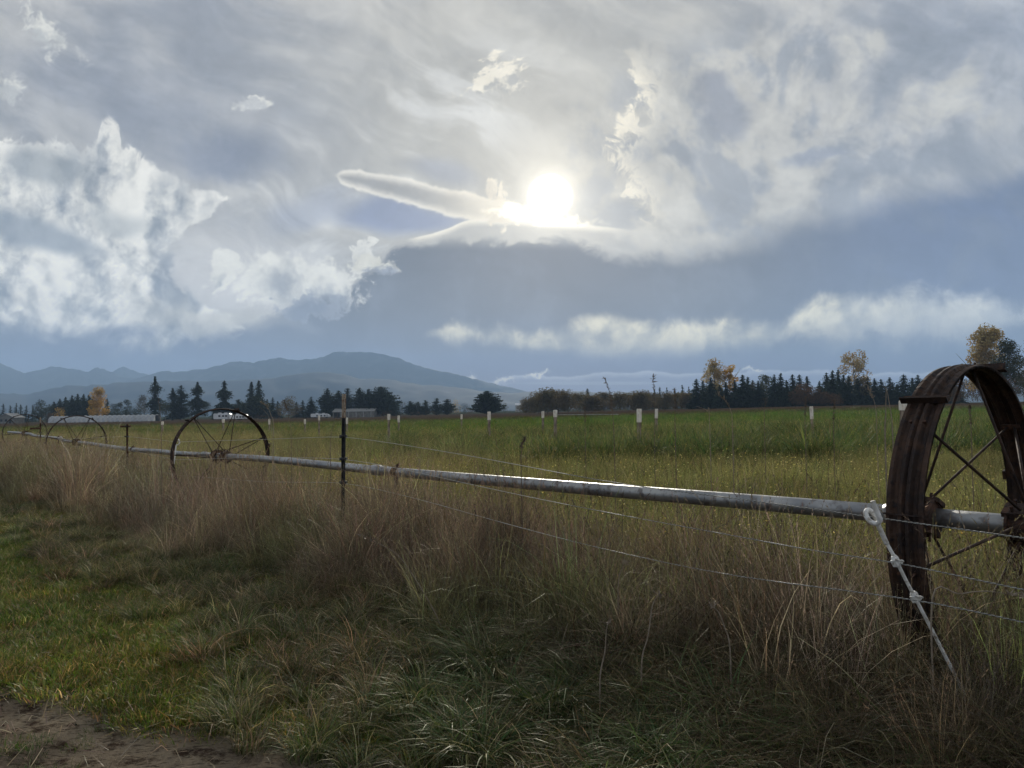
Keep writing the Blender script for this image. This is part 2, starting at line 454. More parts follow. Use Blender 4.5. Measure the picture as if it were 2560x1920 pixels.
class B:
    """collects simple solids; makes one mesh"""
    def __init__(s): s.v = []; s.f = []
    def add(s, vs, fs):
        n = len(s.v); s.v += [tuple(v) for v in vs]; s.f += [tuple(i + n for i in f) for f in fs]
    def box(s, x0, x1, y0, y1, z0, z1, M=None):
        vs = [Vector(p) for p in ((x0, y0, z0), (x1, y0, z0), (x1, y1, z0), (x0, y1, z0), (x0, y0, z1), (x1, y0, z1), (x1, y1, z1), (x0, y1, z1))]
        if M is not None: vs = [M @ v for v in vs]
        s.add(vs, [(0, 3, 2, 1), (4, 5, 6, 7), (0, 1, 5, 4), (1, 2, 6, 5), (2, 3, 7, 6), (3, 0, 4, 7)]); return s
    def tube(s, pts, r, n=8, cap=True):
        pts = [Vector(p) for p in pts]; rs = r if isinstance(r, (list, tuple)) else [r] * len(pts)
        t0 = (pts[1] - pts[0]).normalized()
        a = t0.orthogonal().normalized(); vs = []
        for i, p in enumerate(pts):
            t = ((pts[min(i + 1, len(pts) - 1)] - pts[max(i - 1, 0)])).normalized()
            a = (a - t * a.dot(t)).normalized(); b = t.cross(a)
            for k in range(n):
                th = 2 * math.pi * k / n
                vs.append(p + (a * math.cos(th) + b * math.sin(th)) * rs[i])
        fs = [(i * n + k, i * n + (k + 1) % n, (i + 1) * n + (k + 1) % n, (i + 1) * n + k) for i in range(len(pts) - 1) for k in range(n)]
        if cap: fs += [tuple(reversed(range(n))), tuple((len(pts) - 1) * n + k for k in range(n))]
        s.add(vs, fs); return s
    def mesh(s, name, mat, smooth_=False): return mesh(name, s.v, s.f, mat, smooth_)
    def obj(s, name, mat, parent=None, smooth_=False, **kw): return obj(name, s.mesh(name, mat, smooth_), parent, **kw)

def shared(name, me, parent, loc, rot=(0, 0, 0)): return obj(name, me, parent, loc, rot)

# ------------------------------------------------------------------ materials
def material(name):
    m = bpy.data.materials.new(name); m.use_nodes = True
    t = m.node_tree; t.nodes.clear()
    out = t.nodes.new('ShaderNodeOutputMaterial')
    return m, t, out

def node(t, typ, **kw):
    n = t.nodes.new(typ)
    for k, v in kw.items(): setattr(n, k, v)
    return n

def surf(name, c1, c2, scale=5.0, rough=.7, metal=0.0, bump=.0, c3=None, s3=30, lo=.4, hi=.6, coord='Object', stretch=(1, 1, 1), spec=.4, bump_scale=None, detail=5, trans=0.0):
    """principled surface whose colour is mottled by noise; c3 = a second finer tone"""
    m, t, out = material(name)
    tcn = node(t, 'ShaderNodeTexCoord'); mp = node(t, 'ShaderNodeMapping'); mp.inputs['Scale'].default_value = stretch
    t.links.new(tcn.outputs[coord], mp.inputs[0])
    n = node(t, 'ShaderNodeTexNoise'); n.inputs['Scale'].default_value = scale; n.inputs['Detail'].default_value = detail; n.inputs['Roughness'].default_value = .6
    t.links.new(mp.outputs[0], n.inputs['Vector'])
    r_ = node(t, 'ShaderNodeMapRange', interpolation_type='SMOOTHSTEP'); r_.inputs[1].default_value = lo; r_.inputs[2].default_value = hi
    t.links.new(n.outputs['Fac'], r_.inputs[0])
    mx_ = node(t, 'ShaderNodeMix', data_type='RGBA'); t.links.new(r_.outputs[0], mx_.inputs[0])
    mx_.inputs[6].default_value = (*c1, 1); mx_.inputs[7].default_value = (*c2, 1)
    colr = mx_.outputs[2]; last = n
    if c3 is not None:
        n3 = node(t, 'ShaderNodeTexNoise'); n3.inputs['Scale'].default_value = s3; n3.inputs['Detail'].default_value = 3
        t.links.new(mp.outputs[0], n3.inputs['Vector'])
        r3 = node(t, 'ShaderNodeMapRange', interpolation_type='SMOOTHSTEP'); r3.inputs[1].default_value = .5; r3.inputs[2].default_value = .68
        t.links.new(n3.outputs['Fac'], r3.inputs[0])
        m3 = node(t, 'ShaderNodeMix', data_type='RGBA'); t.links.new(r3.outputs[0], m3.inputs[0]); t.links.new(colr, m3.inputs[6]); m3.inputs[7].default_value = (*c3, 1)
        colr = m3.outputs[2]; last = n3
    p = node(t, 'ShaderNodeBsdfPrincipled')
    t.links.new(colr, p.inputs['Base Color'])
    p.inputs['Roughness'].default_value = rough; p.inputs['Metallic'].default_value = metal
    p.inputs['Specular IOR Level'].default_value = spec
    if bump:
        b = node(t, 'ShaderNodeBump'); b.inputs['Strength'].default_value = bump; b.inputs['Distance'].default_value = .02 if bump_scale is None else bump_scale
        t.links.new(last.outputs['Fac'], b.inputs['Height']); t.links.new(b.outputs[0], p.inputs['Normal'])
    if trans:
        tr = node(t, 'ShaderNodeBsdfTranslucent'); t.links.new(colr, tr.inputs[0])
        ms = node(t, 'ShaderNodeMixShader'); ms.inputs[0].default_value = trans
        t.links.new(p.outputs[0], ms.inputs[1]); t.links.new(tr.outputs[0], ms.inputs[2]); t.links.new(ms.outputs[0], out.inputs[0])
    else:
        t.links.new(p.outputs[0], out.inputs[0])
    return m

def leafmat(name, gloss=.06, rough=.4, trans=.45, inst=True, bright=1.0):
    """blades and leaves: per-blade colour (attribute col) x per-clump tint; diffuse + translucent + a little gloss"""
    m, t, out = material(name)
    a = node(t, 'ShaderNodeAttribute', attribute_name='col')
    colr = a.outputs['Color']
    if inst:
        i = node(t, 'ShaderNodeAttribute', attribute_name='tint', attribute_type='INSTANCER')
        mul = node(t, 'ShaderNodeMix', data_type='RGBA', blend_type='MULTIPLY'); mul.inputs[0].default_value = 1
        t.links.new(colr, mul.inputs[6]); t.links.new(i.outputs['Color'], mul.inputs[7]); colr = mul.outputs[2]
    d = node(t, 'ShaderNodeBsdfDiffuse'); tr = node(t, 'ShaderNodeBsdfTranslucent'); g = node(t, 'ShaderNodeBsdfGlossy')
    g.inputs['Roughness'].default_value = rough; g.inputs['Color'].default_value = (.9, .9, .85, 1)
    for x in (d, tr): t.links.new(colr, x.inputs['Color'])
    m1 = node(t, 'ShaderNodeMixShader'); m1.inputs[0].default_value = trans
    t.links.new(d.outputs[0], m1.inputs[1]); t.links.new(tr.outputs[0], m1.inputs[2])
    m2 = node(t, 'ShaderNodeMixShader'); m2.inputs[0].default_value = gloss
    t.links.new(m1.outputs[0], m2.inputs[1]); t.links.new(g.outputs[0], m2.inputs[2])
    t.links.new(m2.outputs[0], out.inputs[0])
    return m

M_RUST = surf('rusty_steel', (.024, .015, .012), (.062, .034, .022), 9, .75, .25, .5, c3=(.018, .013, .014), s3=30, lo=.38, hi=.62)
M_RUST2 = surf('rusty_hub', (.035, .020, .015), (.085, .042, .026), 14, .8, .1, .6, c3=(.025, .015, .012), s3=40)
M_ALU = surf('weathered_aluminium', (.22, .23, .24), (.38, .38, .37), 2.2, .45, .75, .2, c3=(.16, .15, .145), s3=16, stretch=(1, 1, 1), lo=.35, hi=.65)
M_WHITE = surf('white_plastic', (.50, .49, .46), (.68, .68, .66), 14, .55, 0, .15, c3=(.36, .33, .28), s3=60)
M_TPOST = surf('dark_painted_post', (.012, .014, .020), (.03, .03, .034), 30, .6, .3, .3)
M_TPOST_TOP = surf('peeling_post_top', (.30, .24, .18), (.42, .37, .30), 25, .85, 0, .4, c3=(.16, .07, .035), s3=35)
M_RPOST = surf('rusty_post', (.05, .022, .014), (.10, .045, .025), 20, .8, .2, .4)
M_BLACKP = surf('black_plastic', (.012, .012, .013), (.025, .025, .025), 20, .5)
M_WIRE = surf('fence_wire', (.30, .30, .27), (.42, .42, .38), 40, .5, .0)
M_WIREDK = surf('fence_wire_dark', (.10, .10, .10), (.16, .16, .15), 40, .5, .3)

# ================================================================== the ground sheet
def axis(a, b, fine_a, fine_b, step, grow):
    xs = list(np.arange(fine_a, fine_b + 1e-6, step)); st = step
    x = xs[-1]
    while x < b: st *= grow; x += st; xs.append(min(x, b))
    st = step; x = xs[0]; lo_ = []
    while x > a: st *= grow; x -= st; lo_.append(max(x, a))
    return np.array(lo_[::-1] + xs)

gx = axis(-9000, 9000, -9, 6, .12, 1.075)
gy = axis(-600, 9500, .5, 14, .12, 1.065)
GX, GY = np.meshgrid(gx, gy)
dd, sd = dist_s(GX, GY)
GZ = ground(GX, GY)
dirt = ss(-.12, .35, dd - dirt_edge(sd) + .9 * (fbm(GX * 1.1, GY * 1.1, 31, 4) - .5))
GZ = GZ + (1 - ss(8, 14, np.hypot(GX, GY))) * dirt * .03 * (fbm(GX * 5, GY * 5, 41, 3) - .5)
far = ss(5000, 8000, np.hypot(GX, GY))
nv, nu = GX.shape
idx = np.arange(nv * nu).reshape(nv, nu)
gf = np.stack([idx[:-1, :-1], idx[:-1, 1:], idx[1:, 1:], idx[1:, :-1]], -1).reshape(-1, 4)

# ground colours by zone (what grows or lies there)
def zone_colour(x, y):
    d, s = dist_s(x, y)
    n1 = fbm(x * .35, y * .35, 51, 4); n2 = fbm(x * 3, y * 3, 61, 3)
    rr = x / np.maximum(y, 1)
    soil = np.array((.050, .036, .026)); 
    c = np.zeros(np.shape(x) + (3,)) + soil
    def mixn(c, k, col): k = np.asarray(k)[..., None]; return c * (1 - k) + np.array(col) * k
    c = mixn(c, ss(1.4, 2.2, d) * .8, (.045, .055, .022))
    c = mixn(c, ss(-.1, -3, d), (.060, .070, .026))
    rad = np.hypot(x, y)
    # far short-grass field, green to the right, olive to the left
    fld = ss(38, 60, y)
    green = np.stack([.075 + .05 * n1, .13 + .06 * n1, .030 + .01 * n1], -1)
    olive = np.stack([.13 + .05 * n1, .125 + .04 * n1, .055 + .02 * n1], -1)
    k = ss(-.42, .05, rr)[..., None]
    c = c * (1 - fld[..., None]) + (olive * (1 - k) + green * k) * fld[..., None]
    # brown rough strip before the trees
    strip = ss(118, 135, y + 14 * (n1 - .5)) 
    c = mixn(c, strip, (.062, .046, .032))
    c = mixn(c, ss(480, 700, rad), (.035, .05, .03))
    return c

gc = zone_colour(GX.ravel(), GY.ravel())
M_GROUND, t, out = material('earth_and_turf')
at = node(t, 'ShaderNodeAttribute', attribute_name='col')
dt = node(t, 'ShaderNodeAttribute', attribute_name='dirt')
tcn = node(t, 'ShaderNodeTexCoord')
def nz(scale, detail=6, rough=.6, stretch=None, rotz=0):
    v = tcn.outputs['Object']
    if stretch:
        mp = node(t, 'ShaderNodeMapping'); mp.inputs['Scale'].default_value = stretch; mp.inputs['Rotation'].default_value = (0, 0, rotz)
        t.links.new(v, mp.inputs[0]); v = mp.outputs[0]
    n = node(t, 'ShaderNodeTexNoise'); n.inputs['Scale'].default_value = scale; n.inputs['Detail'].default_value = detail; n.inputs['Roughness'].default_value = rough
    t.links.new(v, n.inputs['Vector']); return n.outputs['Fac']
def mr(x, a, b, lo=0., hi=1.):
    n = node(t, 'ShaderNodeMapRange', interpolation_type='SMOOTHSTEP'); t.links.new(x, n.inputs[0])
    n.inputs[1].default_value = a; n.inputs[2].default_value = b; n.inputs[3].default_value = lo; n.inputs[4].default_value = hi
    return n.outputs[0]
def mc(f, a, b, mode='MIX'):
    n = node(t, 'ShaderNodeMix', data_type='RGBA', blend_type=mode)
    if isinstance(f, float): n.inputs[0].default_value = f
    else: t.links.new(f, n.inputs[0])
    for i, v in ((6, a), (7, b)):
        if isinstance(v, tuple): n.inputs[i].default_value = v
        else: t.links.new(v, n.inputs[i])
    return n.outputs[2]
n_big = nz(.9); n_mid = nz(7, 6, .65); n_fine = nz(55, 5, .7)
dcol = mc(mr(n_big, .40, .60), (.15, .115, .085, 1), (.28, .23, .165, 1))
dcol = mc(mr(n_mid, .50, .64), dcol, (.055, .038, .028, 1))
dcol = mc(mr(n_fine, .50, .75, 0, .7), dcol, (.28, .23, .17, 1))
dcol = mc(mr(nz(22, 4, .6, (1, 3, 1), -AZ), .52, .66, 0, .8), dcol, (.05, .035, .027, 1))
gcol = mc(mr(n_mid, .35, .65, 0, .55), at.outputs['Color'], (.030, .024, .017, 1))
ns = nz(.08, 5, .6, (1, 2.2, 1)); gcol = mc(mr(ns, .4, .62, 0, .5), gcol, mc(1.0, gcol, (1.5, 1.3, .9, 1), 'MULTIPLY'))
fin = mc(dt.outputs['Fac'], gcol, dcol)
p = node(t, 'ShaderNodeBsdfPrincipled'); p.inputs['Roughness'].default_value = 1.0; p.inputs['Specular IOR Level'].default_value = 0.0
t.links.new(fin, p.inputs['Base Color'])
bp = node(t, 'ShaderNodeBump'); bp.inputs['Strength'].default_value = .9; bp.inputs['Distance'].default_value = .055
hh = node(t, 'ShaderNodeMath', operation='ADD'); t.links.new(n_mid, hh.inputs[0]); t.links.new(n_fine, hh.inputs[1])
t.links.new(hh.outputs[0], bp.inputs['Height']); t.links.new(bp.outputs[0], p.inputs['Normal'])
t.links.new(p.outputs[0], out.inputs[0])
gme = mesh('ground', np.stack([GX.ravel(), GY.ravel(), GZ.ravel()], 1), gf, M_GROUND, True, cols=gc)
fa_ = gme.attributes.new('dirt', 'FLOAT', 'POINT'); fa_.data.foreach_set('value', (dirt.ravel()).astype(np.float32))
obj('ground', gme, kind='structure')

# ================================================================== mountains
def ridge(name, pts, Y, depth, mat, seed, rough=.03, foot=-2.0):
    """range of hills whose skyline runs through pts (photograph pixels) at distance Y"""
    px = np.array([p_[0] for p_ in pts], float); py = np.array([p_[1] for p_ in pts], float)
    n = 260; xs = np.linspace(px[0], px[-1], n)
    ys = np.interp(xs, px, py)
    W = [P(a, b, Y) for a, b in zip(xs, ys)]
    X = np.array([w.x for w in W]); H = np.array([w.z for w in W])
    H = H + (fbm(xs * .06, xs * 0 + seed, seed, 4) - .5) * Y * .004
    rows = 40
    tt = np.linspace(-1, 1, rows)
    V_ = []
    for j, tv in enumerate(tt):
        prof = (1 - abs(tv)) ** .8 if tv < 0 else (1 - tv) ** 1.2
        yy = Y + tv * depth
        zz = foot + (H - foot) * prof
        gully = (fbm(X / Y * 30 + seed, tv * 5 + xs * 0, seed + 5, 5) - .5) * (1 - prof) * prof * 4 * H.max() * .16
        zz = zz + gully
        V_.append(np.stack([X * (yy / Y), yy + xs * 0, zz], 1))
    V_ = np.concatenate(V_); ii = np.arange(rows * n).reshape(rows, n)
    f_ = np.stack([ii[:-1, :-1], ii[:-1, 1:], ii[1:, 1:], ii[1:, :-1]], -1).reshape(-1, 4)
    return obj(name, mesh(name, V_, f_, mat, True), kind='structure')

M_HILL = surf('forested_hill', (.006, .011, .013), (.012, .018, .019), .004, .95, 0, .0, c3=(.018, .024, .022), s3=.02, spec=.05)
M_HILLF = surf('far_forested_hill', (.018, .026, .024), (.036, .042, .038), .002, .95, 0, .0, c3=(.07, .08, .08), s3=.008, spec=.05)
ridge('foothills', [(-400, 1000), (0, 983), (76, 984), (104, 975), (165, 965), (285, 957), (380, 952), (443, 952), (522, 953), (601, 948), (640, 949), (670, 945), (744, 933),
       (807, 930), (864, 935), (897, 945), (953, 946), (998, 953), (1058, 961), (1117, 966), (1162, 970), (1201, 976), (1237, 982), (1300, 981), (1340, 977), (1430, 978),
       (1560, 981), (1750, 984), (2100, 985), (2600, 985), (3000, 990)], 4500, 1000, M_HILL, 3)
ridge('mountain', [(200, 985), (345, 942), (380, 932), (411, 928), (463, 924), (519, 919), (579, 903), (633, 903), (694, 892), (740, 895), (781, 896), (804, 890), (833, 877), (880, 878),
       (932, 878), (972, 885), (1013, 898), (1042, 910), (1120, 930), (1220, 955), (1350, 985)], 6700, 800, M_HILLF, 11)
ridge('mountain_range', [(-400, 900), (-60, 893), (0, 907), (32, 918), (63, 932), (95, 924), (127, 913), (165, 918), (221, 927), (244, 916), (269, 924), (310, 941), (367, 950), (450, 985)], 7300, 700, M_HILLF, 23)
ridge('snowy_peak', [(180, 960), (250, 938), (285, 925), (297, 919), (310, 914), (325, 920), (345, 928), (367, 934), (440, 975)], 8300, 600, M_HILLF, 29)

# ------------------------------------------------------------------ haze
hb = B().box(-9100, 9100, -700, 9600, -8, 700)
M_HAZE, t, out = material('haze')
pv = node(t, 'ShaderNodeVolumePrincipled')
pv.inputs['Color'].default_value = (.46, .68, 1.0, 1)
pv.inputs['Density'].default_value = 1.65e-4
pv.inputs['Anisotropy'].default_value = 0.0
for q_ in ('Density Attribute', 'Color Attribute', 'Temperature Attribute'): pv.inputs[q_].default_value = ''
M_HAZE.cycles.homogeneous_volume = True
t.links.new(pv.outputs[0], out.inputs['Volume'])
hz = hb.obj('haze', M_HAZE, kind='stuff')
hz['label'] = 'thin blue autumn haze over the fields and hills'

# ================================================================== the wheel line
def on_track(px, py, off=0.0):
    """point of the vertical plane of the pipe (shifted off metres toward the camera) on a pixel's sight line"""
    d_ = ray(px, py)
    num = off - ((0 - W1[0]) * NC[0] + (0 - W1[1]) * NC[1]); den_ = d_.x * NC[0] + d_.y * NC[1]
    return Vector((0, 0, CAM_H)) + d_ * (num / den_)

pipe_px = [(48, 1082), (120, 1093), (196, 1106), (316, 1122), (443, 1134), (552, 1140), (696, 1150), (861, 1168), (983, 1179), (1300, 1210), (1500, 1226), (1700, 1242),
           (1900, 1259), (2167, 1278), (2300, 1289), (2421, 1299), (2546, 1311)]
pts = [on_track(*q) for q in pipe_px]
line_root = empty('irrigation_wheel_line', (W1[0], W1[1], gz(*W1)), label='long aluminium irrigation pipe on rusty spoked wheels crossing the dry grass', cat='wheel line')
lr = Vector(line_root.location)
sS = np.array([dist_s(p_.x, p_.y)[1] for p_ in pts]); sZ = np.array([p_.z for p_ in pts])
o_ = np.argsort(sS); sS, sZ = sS[o_], sZ[o_]
def pipe_at(s):
    """centre of the pipe at distance s from the near wheel (smoothed through the measured heights)"""
    w = np.exp(-((sS - s) / 1.6) ** 2); 
    z = float((w * sZ).sum() / w.sum()) if w.sum() > 1e-3 else float(np.interp(s, sS, sZ))
    if s > sS[-1]: z = float(sZ[-1]) - .004 * (s - sS[-1])
    if s < sS[0]: z = float(sZ[0])
    return Vector((W1[0] + DL[0] * s, W1[1] + DL[1] * s, z))
PR = .050
wheel_s = [0.0, 11.5, 24.5, 36.1]
joints = [-6.0, .35, 6.2, 12.4, 18.2, 24.4, 30.2, 36.4, 42.0]
for a_, b_ in zip(joints[:-1], joints[1:]):
    n_ = max(6, int((b_ - a_) / .5))
    q = [pipe_at(a_ + .004 + (b_ - a_ - .008) * k / n_) - lr for k in range(n_ + 1)]
    B().tube(q, PR, 24).obj('pipe', M_ALU, line_root, True)
for a_ in joints[1:-1]:
    q = [pipe_at(a_ - .09) - lr, pipe_at(a_ - .06) - lr, pipe_at(a_ + .06) - lr, pipe_at(a_ + .09) - lr]
    B().tube(q, [PR + .004, PR + .011, PR + .011, PR + .004], 20).obj('coupler', M_ALU, line_root, True)

# wheel pieces, axis along local X
RW = .80
def rim_mesh():
    w = .080
    prof = [(-w, -.017), (-w, 0), (-w * .78, .004), (-w * .62, -.010), (-w * .42, -.012), (-w * .28, .008), (-w * .12, .010), (0, -.004), (w * .12, .010), (w * .28, .008), (w * .42, -.012), (w * .62, -.010), (w * .78, .004), (w, 0), (w, -.017)]
    prof = prof + [(a, b - .006) for a, b in reversed(prof[1:-1])]
    n = 96; k = len(prof); vs = []
    for i in range(n):
        th = 2 * math.pi * i / n; wob = .0025 * math.sin(3 * th + 1) + .0015 * math.sin(7 * th)
        for a, b in prof:
            r_ = RW + b + wob; vs.append((a, r_ * math.cos(th), r_ * math.sin(th)))
    fs = [(i * k + j, ((i + 1) % n) * k + j, ((i + 1) % n) * k + (j + 1) % k, i * k + (j + 1) % k) for i in range(n) for j in range(k)]
    return mesh('wheel', vs, fs, M_RUST, False)
ME_RIM = rim_mesh()
hubb = B()
hubb.tube([(-.055, 0, 0), (-.045, 0, 0), (.045, 0, 0), (.055, 0, 0)], [.072, .078, .078, .072], 20)
for sx in (-.055, .055):
    hubb.tube([(sx - .006, 0, 0), (sx + .006, 0, 0)], .098, 20)
for zz in (-1, 1):
    hubb.box(-.075, .075, -.05, .05, zz * .085 - .012, zz * .085 + .012)
    for yy in (-.032, .032):
        hubb.tube([(.03, yy, zz * .085), (.03, yy, zz * .125)], .008, 6); hubb.tube([(-.03, yy, zz * .085), (-.03, yy, zz * .125)], .008, 6)
ME_HUB = hubb.mesh('hub_clamp', M_RUST2, False)
lugb = B()
lugb.box(-.105, .105, -.004, .004, 0, .036); lugb.box(-.105, .105, .004, .046, 0, .006)
ME_LUG = lugb.mesh('lug', M_RUST, False)
boltb = B().tube([(0, 0, 0), (0, 0, .012)], .010, 6).mesh('bolt', M_RUST2)
HS = .232
def spoke_mesh(side):
    """from a bolt at the inside of the rim down to the hub clamp on one side; local Z = outward"""
    b = B(); z1 = RW - .018; z0 = .095
    b.tube([(side * .016, .0, z1), (side * HS, .028 * side, z0)], .0075, 7)
    return b.mesh('spoke', M_RUST, True)
ME_SP = {-1: spoke_mesh(-1), 1: spoke_mesh(1)}
rimbolt = B().tube([(-.03, 0, RW - .034), (-.03, 0, RW + .012)], .007, 6)
rimbolt.tube([(.03, 0, RW - .034), (.03, 0, RW + .012)], .007, 6)
rimbolt.box(-.045, .045, -.02, .02, RW - .026, RW - .018)
ME_RB = rimbolt.mesh('spoke_plate', M_RUST2)
wheel_turn = [R(88), R(73), R(64), R(80)]
lug_turn = [R(131), R(72), R(60), R(60)]
for wi, s_ in enumerate(wheel_s):
    c_ = pipe_at(s_) - lr
    rz = math.atan2(-DL[1], -DL[0])          # local X runs along the pipe toward the right end
    wlb = 'rusty steel wheel rim half sunk in the dark grass' if wi == 0 else None
    w_ = obj('wheel', ME_RIM, line_root, c_, (0, 0, rz + (R(.6) if wi == 0 else 0)))
    if wlb: w_['label'] = wlb
    for sd in (-1, 1):
        obj('hub_clamp', ME_HUB, w_, (sd * HS, 0, 0), (R(25 * sd), 0, 0))
    for k in range(7):
        # local angle measured from +Y(far side) up to Z; the mesh's outward axis is Z, so rotate about X
        an = wheel_turn[wi] + k * 2 * math.pi / 7
        for sd in (-1, 1): obj('spoke', ME_SP[sd], w_, (0, 0, 0), (an - math.pi / 2, 0, 0))
        obj('spoke_plate', ME_RB, w_, (0, 0, 0), (an - math.pi / 2, 0, 0))
    lugs_ = [R(q) for q in (131, 74, 14, -46, 245)] if wi == 0 else [lug_turn[wi] + k * math.pi / 3 for k in range(6)]
    if wi == 0:
        sb_ = B().box(-.086, .086, -.004, .004, .002, .014)
        obj('rim_seam', sb_.mesh('rim_seam', M_RUST), w_, (0, RW * math.cos(R(172)), RW * math.sin(R(172))), (R(172) - math.pi / 2, 0, 0))
    for an in lugs_:
        obj('lug', ME_LUG, w_, (0, RW * math.cos(an) * 1.012, RW * math.sin(an) * 1.012), (an - math.pi / 2, 0, 0))
# small sprinkler and drain fittings on the pipe
for s_ in (5.75, 17.6, 27.75):
    c_ = pipe_at(s_) - lr; b = B()
    b.box(-.02, .02, -.02, .02, .04, .075, Matrix.Translation(c_)); b.tube([c_ + Vector((0, 0, .07)), c_ + Vector((.03, -.02, .09))], .012, 6)
    b.tube([c_ + Vector((0, 0, -.04)), c_ + Vector((-.02, 0, -.17))], .018, 8)
    b.tube([c_ + Vector((-.05 * DL[0], -.05 * DL[1], 0)), c_ + Vector((.05 * DL[0], .05 * DL[1], 0))], PR + .008, 16)
    b.obj('drain_fitting', M_RUST2, line_root)

# ================================================================== the wire fence
fY = [(2900, 2.15), (2560, 2.62), (2230, 3.08), (1900, 3.75), (1300, 5.5), (858, 7.9), (441, 13.3), (318, 16.6), (155, 23.2), (101, 26.6), (-60, 36), (-200, 60)]
def fenceY(px):
    a = np.array(sorted(fY)); return 1.0 / float(np.interp(px, a[:, 0], 1 / a[:, 1]))
fence_root = empty('electric_fence', (P(858, 1290, 7.9).x, 7.9, 0), label='low three strand wire fence in the dry grass before the irrigation pipe', cat='fence')
frl = Vector(fence_root.location)
def FP(px, py): return P(px, py, fenceY(px)) - frl
def tpost(px, top, lean, mat, mtop, split_py, clips, lab):
    Y = fenceY(px); T = P(px, top, Y) - frl; base = P(px - lean, top + 400, Y) - frl
    g_ = gz(P(px, top, Y).x, Y) - .1
    dirn = (base - T).normalized(); base = T + dirn * ((T.z - g_) / -dirn.z)
    sp = T + dirn * ((split_py - top) / F * Y)
    def prof(a_, b_, w):
        b = B(); n_ = (b_ - a_).normalized()
        x_ = Vector((math.cos(.5), math.sin(.5), 0)); y_ = n_.cross(x_)
        for hw, hd, oy in ((w, .0035, 0), (.0035, w * .8, w * .8)):
            vs = []
            for e in (a_, b_):
                for sx, sy in ((-1, -1), (1, -1), (1, 1), (-1, 1)): vs.append(e + x_ * sx * hw + y_ * (sy * hd + oy))
            b.add(vs, [(0, 1, 2, 3), (7, 6, 5, 4), (0, 4, 5, 1), (1, 5, 6, 2), (2, 6, 7, 3), (3, 7, 4, 0)])
        L = (b_ - a_).length; k = int(L / .06)
        for i in range(k):     # the studs of the post
            c_ = a_ + n_ * (.03 + i * .06) - y_ * .006
            b.box(-.006, .006, -.005, .005, -.012, .012, Matrix.Translation(c_))
        return b
    post = prof(sp, base, .021).obj('fence_post', mat, fence_root, label=lab)
    if mtop is not mat: prof(T, sp - dirn * .002, .021).obj('post_top', mtop, post)
    return post, T, dirn, Y
def insulator(par, at_, side=-1):
    b = B(); x_ = Vector((1, 0, 0))
    b.box(-.036, .036, -.04, .02, -.016, .016, Matrix.Translation(at_))
    b.tube([at_ + Vector((0, -.03, 0)), at_ + Vector((.0, -.075, 0))], [.014, .010], 8)
    b.tube([at_ + Vector((-.028, -.062, 0)), at_ + Vector((.028, -.062, 0))], .010, 8)
    b.obj('insulator', M_BLACKP, par)
post, T, dn, Y_ = tpost(860, 985, 4, M_TPOST, M_TPOST_TOP, 1045, [], 'dark steel post with a peeling pale top')
for py in (1091, 1147, 1206): insulator(post, FP(859, py) + Vector((0, 0, 0)))
post, T, dn, Y_ = tpost(318, 1048, 0, M_RPOST, M_RPOST, 1060, [], 'plain rusty steel post behind the second wheel')
for py in (1066, 1091): insulator(post, FP(318, py))
B().box(-.14, .10, -.03, -.018, -.02, .02, Matrix.Translation(FP(318, 1066))).obj('cross_plate', M_RPOST, post)
post, T, dn, Y_ = tpost(101, 1043, 0, M_RPOST, M_TPOST_TOP, 1058, [], 'thin rusty post with a side bracket near the left edge')
B().box(-.36, .02, -.03, .03, -.03, .03, Matrix.Translation(FP(101, 1071))).obj('side_bracket', M_RPOST, post)
for py in (1082, 1112): insulator(post, FP(101, py))

YS = 3.06
def SP(px, py, dy=0.0): return P(px, py, YS + dy) - frl
root_post = B().tube([SP(2217, 1358, .012), SP(2240, 1400), SP(2263, 1447), SP(2284, 1487), SP(2318, 1552), P(2400, 1712, YS) - frl, P(2440, 1790, YS) - frl], .0068, 10)
post = root_post.obj('step_in_post', M_WHITE, fence_root, True, label='white pigtail post leaning before the near rusty wheel')
loop = [SP(2182, 1252, -.03), SP(2188, 1270, -.032), SP(2197, 1290, -.034), SP(2200, 1300, -.03), SP(2194, 1308, -.02), SP(2184, 1308, -.01), SP(2173, 1301, .0), SP(2166, 1290, .008),
        SP(2165, 1280, .014), SP(2171, 1275, .02), SP(2180, 1280, .022), SP(2187, 1290, .022), SP(2193, 1303, .02), SP(2198, 1318, .018), SP(2207, 1338, .015), SP(2217, 1360, .012)]
def catmull(q, n=5):
    out_ = []
    for i in range(len(q) - 1):
        p0_, p1, p2, p3 = q[max(i - 1, 0)], q[i], q[i + 1], q[min(i + 2, len(q) - 1)]
        for k in range(n):
            t_ = k / n
            out_.append(.5 * ((2 * p1) + (p2 - p0_) * t_ + (2 * p0_ - 5 * p1 + 4 * p2 - p3) * t_ ** 2 + (3 * p1 - p0_ - 3 * p2 + p3) * t_ ** 3))
    return out_ + [q[-1]]
B().tube(catmull(loop), .0098, 12).obj('pigtail_loop', M_WHITE, post, True)
